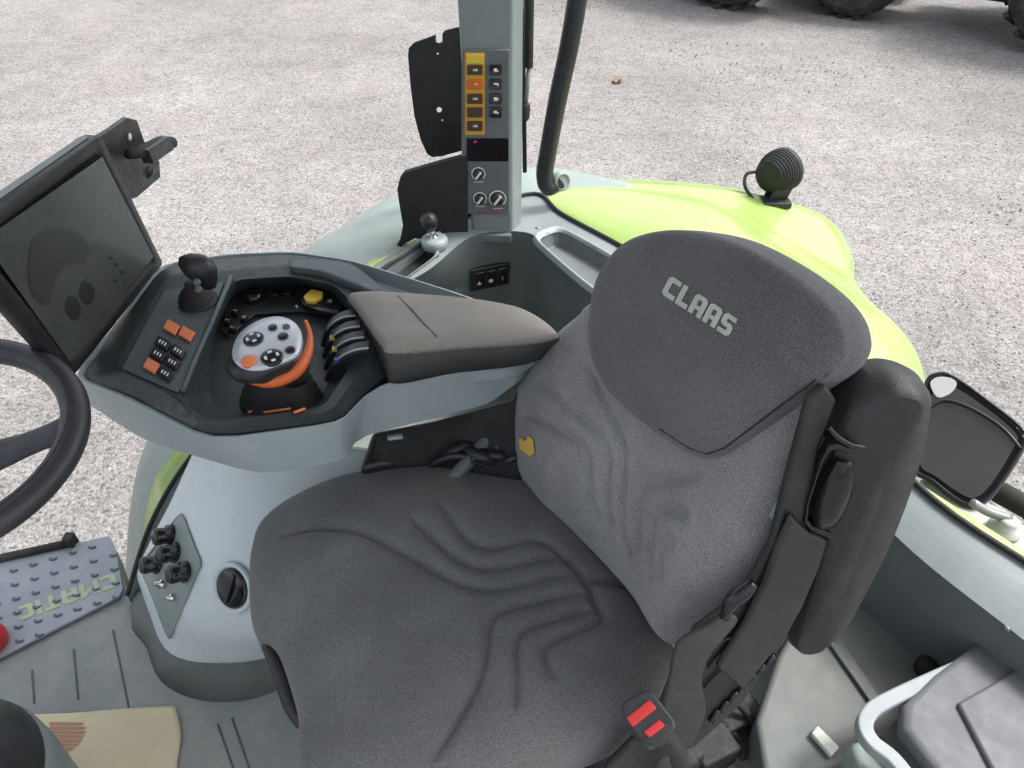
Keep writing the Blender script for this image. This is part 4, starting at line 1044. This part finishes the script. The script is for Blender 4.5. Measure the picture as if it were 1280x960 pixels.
# backrest frame
lean = R(15)
bu = ndir*math.sin(lean)+Z*math.cos(lean); bn = -ndir*math.cos(lean)+Z*math.sin(lean)
b0 = Vector((.16,.77,2.0))
bf = (b0, cdir, bu, bn)
bo = [(742,378),(728,392),(700,418),(666,462),(650,500),(645,545),(652,580),(672,612),(705,645),(752,695),(800,748),(830,790),(846,806),(862,800),(900,768),(932,735),(958,690),(972,650),(985,600),(1005,550),(1030,500),(1040,460),(1000,380),(900,330),(820,330)]
bout = to_frame(bf, bo)
def GB(l, wd=.0062, dp=.014, lift=.03): return (to_frame(bf, l, lift), wd, dp)
gb_ = [GB([(670,515),(690,522),(715,534),(737,550),(745,566),(742,594),(740,625),(756,650)]),
 GB([(690,470),(702,483),(724,500),(746,525),(762,550),(765,578),(760,609),(760,640),(768,655)]),
 GB([(738,448),(759,500),(774,531),(784,562),(781,600),(777,631),(779,675),(793,694)]),
 GB([(880,590),(850,596),(815,600),(802,606),(797,620),(796,656),(800,690)],.009,.012),
 GB([(868,644),(848,636),(828,634),(820,642),(818,662),(815,703),(824,725)],.009,.012),
 GB([(856,681),(846,670),(838,673),(834,687),(834,722)],.008,.010)]
def bextra(s, r):
    if s.y > .25: s = Vector((s.x*max(0,(.40-s.y)/.15), s.y))
    return (.034*min(1,(abs(s.x)/.17)**2) )*(1-r**6)
obj('backrest', pillow(bout, bf, .036, .085, gb_, pw=5, nr=80, ns=11, extra=bextra, back=.9), 'fablit', ST0)
# head part
hf = (b0+bn*.045, cdir, bu, bn)
ho = [(742,380),(748,352),(762,325),(785,302),(818,290),(862,288),(915,300),(970,328),(1018,362),(1048,395),(1059,430),(1052,455),(1032,474),(985,506),(935,545),(905,566),(885,573),(865,567),(830,545),(790,514),(760,482),(743,445),(739,410)]
hout = to_frame(hf, ho)
hdo = obj('head_cushion', pillow(hout, hf, .036, .06, [(to_frame(hf,[(985,435),(1003,455),(1016,478)],.03),.003,.004)], pw=3.2, nr=70, ns=10, back=.93), 'fabdk', ST0)
T_h = bvh(hdo)
ws, W = word('CLAAS', .7)
for ch, lps in ws:
    aff = lambda u, v: (827 + 84*(u/W) + 12*(v/7), 367 + 55*(u/W) - 23*(v/7))
    obj('letter', onto(lps, aff, T_h, .0012, 2), 'logo', hdo, smooth=False)
# piping between head part and backrest
obj('piping', tube([l_+n_*.0002 for l_,n_ in [hit(T_h,x,y) for x,y in ((1020,474),(985,500),(940,534),(905,560),(884,567),(862,560),(825,536))] if l_], .0014, 6), 'blackm', hdo)
# yellow tag
T_b = bvh(bpy.data.objects['backrest'])
obj('tag', onto([[(650,549),(655,547),(657,551),(660,550),(662,545),(668,549),(670,566),(664,570),(652,562)]], lambda u,v:(u,v), T_b, .003, 1), 'yellowtag', ST0, label='small yellow fabric tag on the backrest edge')
# grey clip at the right edge of the backrest
T_a = None
def BP(c, u, n): return b0 + cdir*c + bu*u + bn*n
# back shell (black), behind the pad
sh = [(744,420),(700,470),(690,560),(720,640),(790,725),(850,790),(900,820),(950,760),(985,690),(1005,620),(1030,560),(1062,500),(1060,470),(1000,440),(880,400)]
shp = [PP(x,y,b0-bn*.09,bn) for x,y in sh]; cs_ = sum(shp,Vector())/len(shp)
obj('back_shell', ringloft([[cs_+(p-cs_)*.8-bn*.045 for p in shp],[cs_+(p-cs_)*.98-bn*.02 for p in shp],[cs_+(p-cs_)*1.0+bn*.02 for p in shp],[cs_+(p-cs_)*.9+bn*.03 for p in shp]],4), 'black', ST0)
# side cover of the recliner on the operator's left
sd_t = .86
def SD(pts, t0, t1=None): return [PD(x,y,t0 if t1 is None else t0+(t1-t0)*i/(len(pts)-1)) for i,(x,y) in enumerate(pts)]
side = [(1012,500),(1033,482),(1048,502),(1026,560),(1014,640),(1018,700),(985,800),(930,880),(870,935),(830,950),(800,1000),(790,1060),(720,1060),(760,960),(820,900),(845,840),(870,790),(930,745),(965,680),(985,600)]
sp0 = PD(930,800,.99); 
sn = (cdir*.9 + bn*.25 + Z*.12).normalized()
sidew_ = [PP(x,y,sp0,sn) for x,y in side]
print('SIDE', [tuple(round(c,2) for c in p) for p in sidew_])
obj('side_cover', prism(sidew_, -sn*.015), 'vinyl', ST0, bevel=.006, bseg=3)
ws_ = [PP(x,y,sp0+sn*.004,sn) for x,y in ((845,800),(880,780),(905,765),(920,770),(905,790),(882,820),(875,850),(880,885),(865,920),(850,930),(838,915),(828,880),(835,840))]
obj('belt_webbing', prism(catmull(ws_,3,True), sn*.008), 'padside', ST0, bevel=.003)
# grille slots
for k in range(7):
    x, y = 967-k*11.5, 818+k*11.5
    a_ = PP(x,y,sp0+sn*.002,sn); b_ = PP(x-10,y+14,sp0+sn*.002,sn)
    obj('grille_rib', tube([a_,b_], .0045, 8), 'gloss', ST0)
for pts in ([(893,815),(905,800),(925,795)],[(885,835),(905,815),(935,805)],[(880,860),(905,835),(932,815)]):
    obj('scuffed_rib', tube([PP(x,y,sp0+sn*.003,sn) for x,y in pts], .002, 6, 4), 'black', ST0)
# folded left armrest: thick black padded slab standing beside the backrest
AR0 = PD(1080,620,.90); an = (cdir*.72 + bn*.42 + Z*.0).normalized()
ar = [(1074,490),(1108,480),(1132,480),(1156,488),(1170,502),(1172,525),(1162,580),(1142,640),(1117,700),(1087,755),(1062,795),(1037,814),(1000,820),(986,808),(994,775),(1010,715),(1020,655),(1028,590),(1038,545),(1054,512)]
arB = [(1078,500),(1108,492),(1126,490),(1145,497),(1143,515),(1128,540),(1108,580),(1088,635),(1065,695),(1045,745),(1035,785),(1024,804),(1006,808),(996,800),(1003,768),(1018,712),(1028,655),(1036,590),(1046,545),(1060,516)]
arp = [PP(x,y,AR0,an) for x,y in ar]; ca = sum(arp,Vector())/len(arp)
arb = [PP(x,y,AR0,an)+an*.012 for x,y in arB]
obj('folded_armrest', ringloft([[ca+(p-ca)*.88-an*.07 for p in arp],[ca+(p-ca)*.97-an*.062 for p in arp],[ca+(p-ca)*1.0-an*.045 for p in arp],[ca+(p-ca)*1.0-an*.02 for p in arp],[(ca+(p-ca)*.985-an*.010).lerp(q,.12) for p,q in zip(arp,arb)],[p.lerp(q,.9)+an*.001 for p,q in zip(arp,arb)],arb,[(ca+(p-ca)*.6) + an*.012 - (ca-sum(arb,Vector())/20)*.5 for p in arb]],3), 'vinyl', ST0)
arm_o = bpy.data.objects['folded_armrest']; T_ar = bvh(arm_o)
# inner panel + pocket with roller
ip = [(990,645),(1014,668),(1038,676),(1026,712),(1004,762),(982,802),(962,824),(930,865),(896,835),(932,778),(956,730),(972,685)]
ipp = [PP(x,y,sp0+sn*.012,sn) for x,y in ip]
obj('side_panel', prism(ipp, -sn*.012), 'black', ST0, bevel=.006, bseg=3)
pk0 = PP(1040,600,AR0+an*.016,an)
pk = [(1034,548),(1086,572),(1052,676),(1000,656)]
pkp = [PP(x,y,pk0,an) for x,y in pk]; ck=sum(pkp,Vector())/len(pkp)
pko = obj('adjuster_pocket', ringpoly([[ck+(p-ck)*1.0-an*.05 for p in pkp],[ck+(p-ck)*1.06-an*.004 for p in pkp],[ck+(p-ck)*1.02+an*.004 for p in pkp],[ck+(p-ck)*.90+an*.003 for p in pkp],[ck+(p-ck)*.84-an*.008 for p in pkp]],.25), 'gloss', ST0, bevel=.002)
obj('adjuster_roller', tube([PP(x,y,pk0-an*.002,an) for x,y in ((1056,572),(1048,600),(1034,638),(1027,656))], [.010,.018,.018,.010], 18, 5), 'gloss', pko)
obj('pocket_lip', tube([PP(x,y,pk0+an*.004,an) for x,y in ((1036,534),(1047,546),(1064,556),(1084,560))], [.0025,.0035,.0035,.0025], 10, 5), 'gloss', pko)
cl = PP(990,624,b0+bn*.0,bn)
obj('side_clip', box(cl, cdir, bu, bn, (.008,.032,.018)), 'trim', ST0, bevel=.004, label='pale grey clip on the backrest edge')
# backrest top hinge piece right of the head cushion
obj('armrest_hinge', box(PD(1052,480,.97), cdir, bu, bn, (.022,.03,.022)), 'blackm', ST0, bevel=.006)
# recliner lever
obj('recliner_handle', tube([PP(x,y,sp0+sn*.02,sn) for x,y in ((905,772),(915,752),(932,738),(942,728))], [.006,.010,.010,.006], 12, 4), 'gloss', ST0)
# buckle
bp0 = PD(812,890,.92); bnn = (CAM-bp0).normalized()*.75+Vector((0,0,.4)); bnn.normalize()
bc_ = [(776,884),(780,876),(806,861),(816,863),(844,900),(846,910),(832,926),(815,934),(800,925),(782,900)]
bcw = [PP(x,y,bp0,bnn) for x,y in bc_]
BK = obj('belt_buckle', prism(bcw, -bnn*.035), 'black', ST0, bevel=.004, bseg=3)
obj('release_button', prism([PP(x,y,bp0+bnn*.004,bnn) for x,y in ((783,897),(812,874),(821,885),(791,909))], -bnn*.006), 'red', BK, bevel=.0015)
obj('release_button', prism([PP(x,y,bp0+bnn*.003,bnn) for x,y in ((804,915),(824,899),(832,907),(812,922))], -bnn*.006), 'red', BK, bevel=.0015, label='lower darker red patch of the buckle')
obj('buckle_stalk', tube([bp0-bnn*.03, bp0-bnn*.06+Vector((.05,-.03,-.08)), Vector((.22,.45,1.75))], .012, 10, 4), 'blackm', BK)
# black mechanics below cushion, near side, and rails
bm = bmesh.new()
box_into(bm, Vector((.14,.50,1.80)), ndir, cdir, Z, (.17,.02,.05)); box_into(bm, Vector((.10,.62,1.72)), ndir, cdir, Z, (.2,.12,.06))
obj('seat_rail', bm, 'blackm', ST0, bevel=.008)
bm = bmesh.new()
random.seed(3)
for pts in (((880,880,1.78),(905,905,1.74),(930,935,1.70),(945,975,1.64)),((915,872,1.78),(940,900,1.74),(952,930,1.70),(975,950,1.66))):
    tube_into(bm, catmull([P(*q) for q in pts],5), .007, 8)
obj('cables', bm, 'blackm', ST0)
bm = bmesh.new()
for q, sz in (((905,900,1.72),(.05,.03,.02)),((930,915,1.70),(.035,.04,.015)),((880,925,1.72),(.04,.05,.03)),((945,895,1.73),(.018,.05,.008))): box_into(bm, P(*q), ndir, cdir, Z, sz)
obj('slide_rail', bm, 'blackm', ST0, bevel=.006)
# black bracket between console and backrest, hoses behind the cushion
SB = obj('console_bracket', prism([P(470,545,2.14),P(560,522,2.14),P(640,500,2.16),(P(655,470,2.18)),P(665,520,2.10),P(650,600,2.05),P(560,600,2.0),P(462,600,2.0)], Z*-.04), 'blackm', ST0, bevel=.006)
obj('bracket_box', box(P(505,575,2.02), (P(560,560,2)-P(460,580,2)).normalized(), Vector((.1,1,0)).normalized(), Z, (.07,.05,.05)), 'black', ST0, bevel=.012)
obj('bracket_clip', prism([P(484,546,2.15),P(503,543,2.15),P(504,549,2.15),P(485,551,2.15)], Z*.004), 'trimlt', ST0)
random.seed(5)
bm = bmesh.new()
for k in range(7):
    pts = [P(520+k*16,600-k*4,1.98),P(545+k*14,578-(k%3)*8,2.06+.01*(k%2)),P(575+k*12,570-(k%2)*12,2.08),P(610+k*8,585-k*3,2.05),P(640+k*6,610-k*8,2.0)]
    tube_into(bm, catmull(pts,5), .007+.003*(k%3), 8)
obj('cable_bundle', bm, 'black', ST0)
obj('link_arm', tube([P(565,600,2.05),P(600,560,2.08),P(628,530,2.1),P(655,500,2.12)], .014, 12, 4), 'trimdk', ST0)

# ================================================================== YARD: parked tractors, leaf, weeds
def wheel(parent, c, r, wd, ax, fwd):
    w0 = obj('wheel', lathe(c-ax*wd*.36, ax, ((r*.1,.02),(r*.5,.0),(r*.55,wd*.1),(r*.55,wd*.62),(r*.5,wd*.72),(r*.1,wd*.7)), 24), 'tracpaint', parent)
    bm = bmesh.new(); lathe_into(bm, c-ax*wd/2, ax, ((r*.54,.02),(r*.8,.0),(r*.93,wd*.08),(r*.95,wd*.5),(r*.93,wd*.92),(r*.8,wd),(r*.54,wd-.02)), 40)
    for k in range(22):
        a = 2*math.pi*k/22
        for s in (-1,1):
            a_ = a + (.14 if s>0 else 0); ra = fwd*math.cos(a_)+Z*math.sin(a_); ta = -fwd*math.sin(a_)+Z*math.cos(a_)
            box_into(bm, c+ra*r*.965+ax*s*wd*.26, (ax*s+ta*.6).normalized(), (ta-ax*s*.6).normalized(), ra, (wd*.27,.035,r*.028))
    obj('tyre', bm, 'rubber', w0, smooth=False)
def tractor(loc, ang, label):
    loc = Vector(loc); f = Vector((math.cos(ang), math.sin(ang),0)); s = Vector((-f.y, f.x,0))
    t = thing('parked_tractor', label, 'tractor', loc)
    wheel(t, loc+s*.75+Z*.72, .72, .50, s, f); wheel(t, loc-s*.75+Z*.72, .72, .50, s, f)
    wheel(t, loc-f*2.8+s*1.0+Z*.98, .98, .65, s, f); wheel(t, loc-f*2.8-s*1.0+Z*.98, .98, .65, s, f)
    bm = bmesh.new(); box_into(bm, loc-f*1.4+Z*.85, f, s, Z, (1.9,.28,.22)); box_into(bm, loc-f*2.8+Z*.98, f, s, Z, (.3,.8,.2)); box_into(bm, loc+Z*.72, f, s, Z, (.12,.75,.1))
    obj('chassis', bm, 'blackm', t, bevel=.03)
    obj('hood', box(loc-f*.7+Z*1.55, f, s, Z, (1.25,.42,.42)), 'tracpaint', t, bevel=.12, bseg=4)
    for q in (-1,1): obj('fuel_tank', box(loc-f*1.55+s*.62*q+Z*.75, f, s, Z, (.45,.24,.3)), 'black', t, bevel=.06, bseg=3)
    cab = obj('cab', box(loc-f*2.5+Z*2.75, f, s, Z, (.8,.8,.06)), 'tracpaint', t, bevel=.04)
    for a,b in ((.72,.7),(.72,-.7),(-.72,.7),(-.72,-.7)):
        obj('cab_post', box(loc-f*2.5+f*a+s*b+Z*2.05, f, s, Z, (.04,.04,.66)), 'black', cab, bevel=.01)
    obj('cab_lower', box(loc-f*2.5+Z*1.45, f, s, Z, (.78,.78,.12)), 'black', t, bevel=.03)
    for q in (-1,1): obj('mudguard', loft([[loc-f*(2.8-1.08*math.cos(a))+s*(q*1.0+o)+Z*(1.0+1.08*math.sin(a)) for a in [R(20+20*k) for k in range(8)]] for o in (-.33,.33)],3,2,thick=Vector((0,0,-.03))), 'tracpaint', t)
    obj('front_weight', box(loc+f*.75+Z*.75, f, s, Z, (.22,.5,.2)), 'red', t, bevel=.05)
tractor((5.36,12.72,0), R(145), 'dark parked tractor whose front and rear tyres show in the top right corner')
tractor((1.57,15.1,0), R(145), 'parked tractor farther left of which only one tyre bottom shows at the top edge')
lf = P(772,103,0)
obj('dry_leaf', loft([[lf+Vector((-.07,0,.01)),lf+Vector((-.02,.05,.05)),lf+Vector((.05,.06,.01))],[lf+Vector((-.05,-.05,.03)),lf+Vector((0,0,.015)),lf+Vector((.06,0,.05))],[lf+Vector((-.03,-.09,.01)),lf+Vector((.02,-.06,.06)),lf+Vector((.05,-.04,.01))]],3,3,thick=Vector((0,0,-.004))), 'leaf', label='curled brown dry leaf lying on the gravel right of the bent handle', cat='leaf', org=lf)
# sparse weeds / moss tufts in gravel
bm = bmesh.new(); random.seed(11)
for px, py, nn_, rad_ in ((1010,88,70,.5),(690,12,60,.5),(865,62,40,.4),(1265,262,40,.25),(905,95,30,.4),(130,380,10,.2)):
    c = P(px,py,0)
    for k in range(nn_):
        p = c+Vector((random.gauss(0,rad_),random.gauss(0,rad_*.6),0)); a = random.uniform(0,6.28); h = random.uniform(.012,.035); w_=random.uniform(.006,.014)
        d = Vector((math.cos(a),math.sin(a),0))*w_
        v = [bm.verts.new(p-d),bm.verts.new(p+d),bm.verts.new(p+Vector((random.uniform(-.02,.02),random.uniform(-.02,.02),h)))]
        bm.faces.new(v)
obj('weeds', bm, 'weed', kind='stuff', smooth=False, label='sparse tiny green weeds in the gravel', cat='weeds')
# loose bigger stones on the gravel surface
bm = bmesh.new(); random.seed(21)
ico = bmesh.new(); bmesh.ops.create_icosphere(ico, subdivisions=1, radius=1); iv=[v.co.copy() for v in ico.verts]; fi=[[v.index for v in f.verts] for f in ico.faces]; ico.free()
for k in range(9000):
    y = 2.2 + 9*random.random()**1.5; x = random.uniform(-1.0,1.0)*(y*.85+.8)
    if abs(x-.2)<1.1 and y<3: continue
    s = random.uniform(.004,.010); mt = Matrix.Rotation(random.uniform(0,6.28),3,'Z')
    vs = [bm.verts.new(Vector((x,y,s*.3))+mt@Vector((a.x*s*random.uniform(.8,1.3),a.y*s*random.uniform(.7,1.1),a.z*s*.7))) for a in iv]
    for f in fi: bm.faces.new([vs[i] for i in f])
obj('loose_stones', bm, 'gravel', kind='stuff', smooth=False, label='loose stones scattered over the gravel yard', cat='stones')
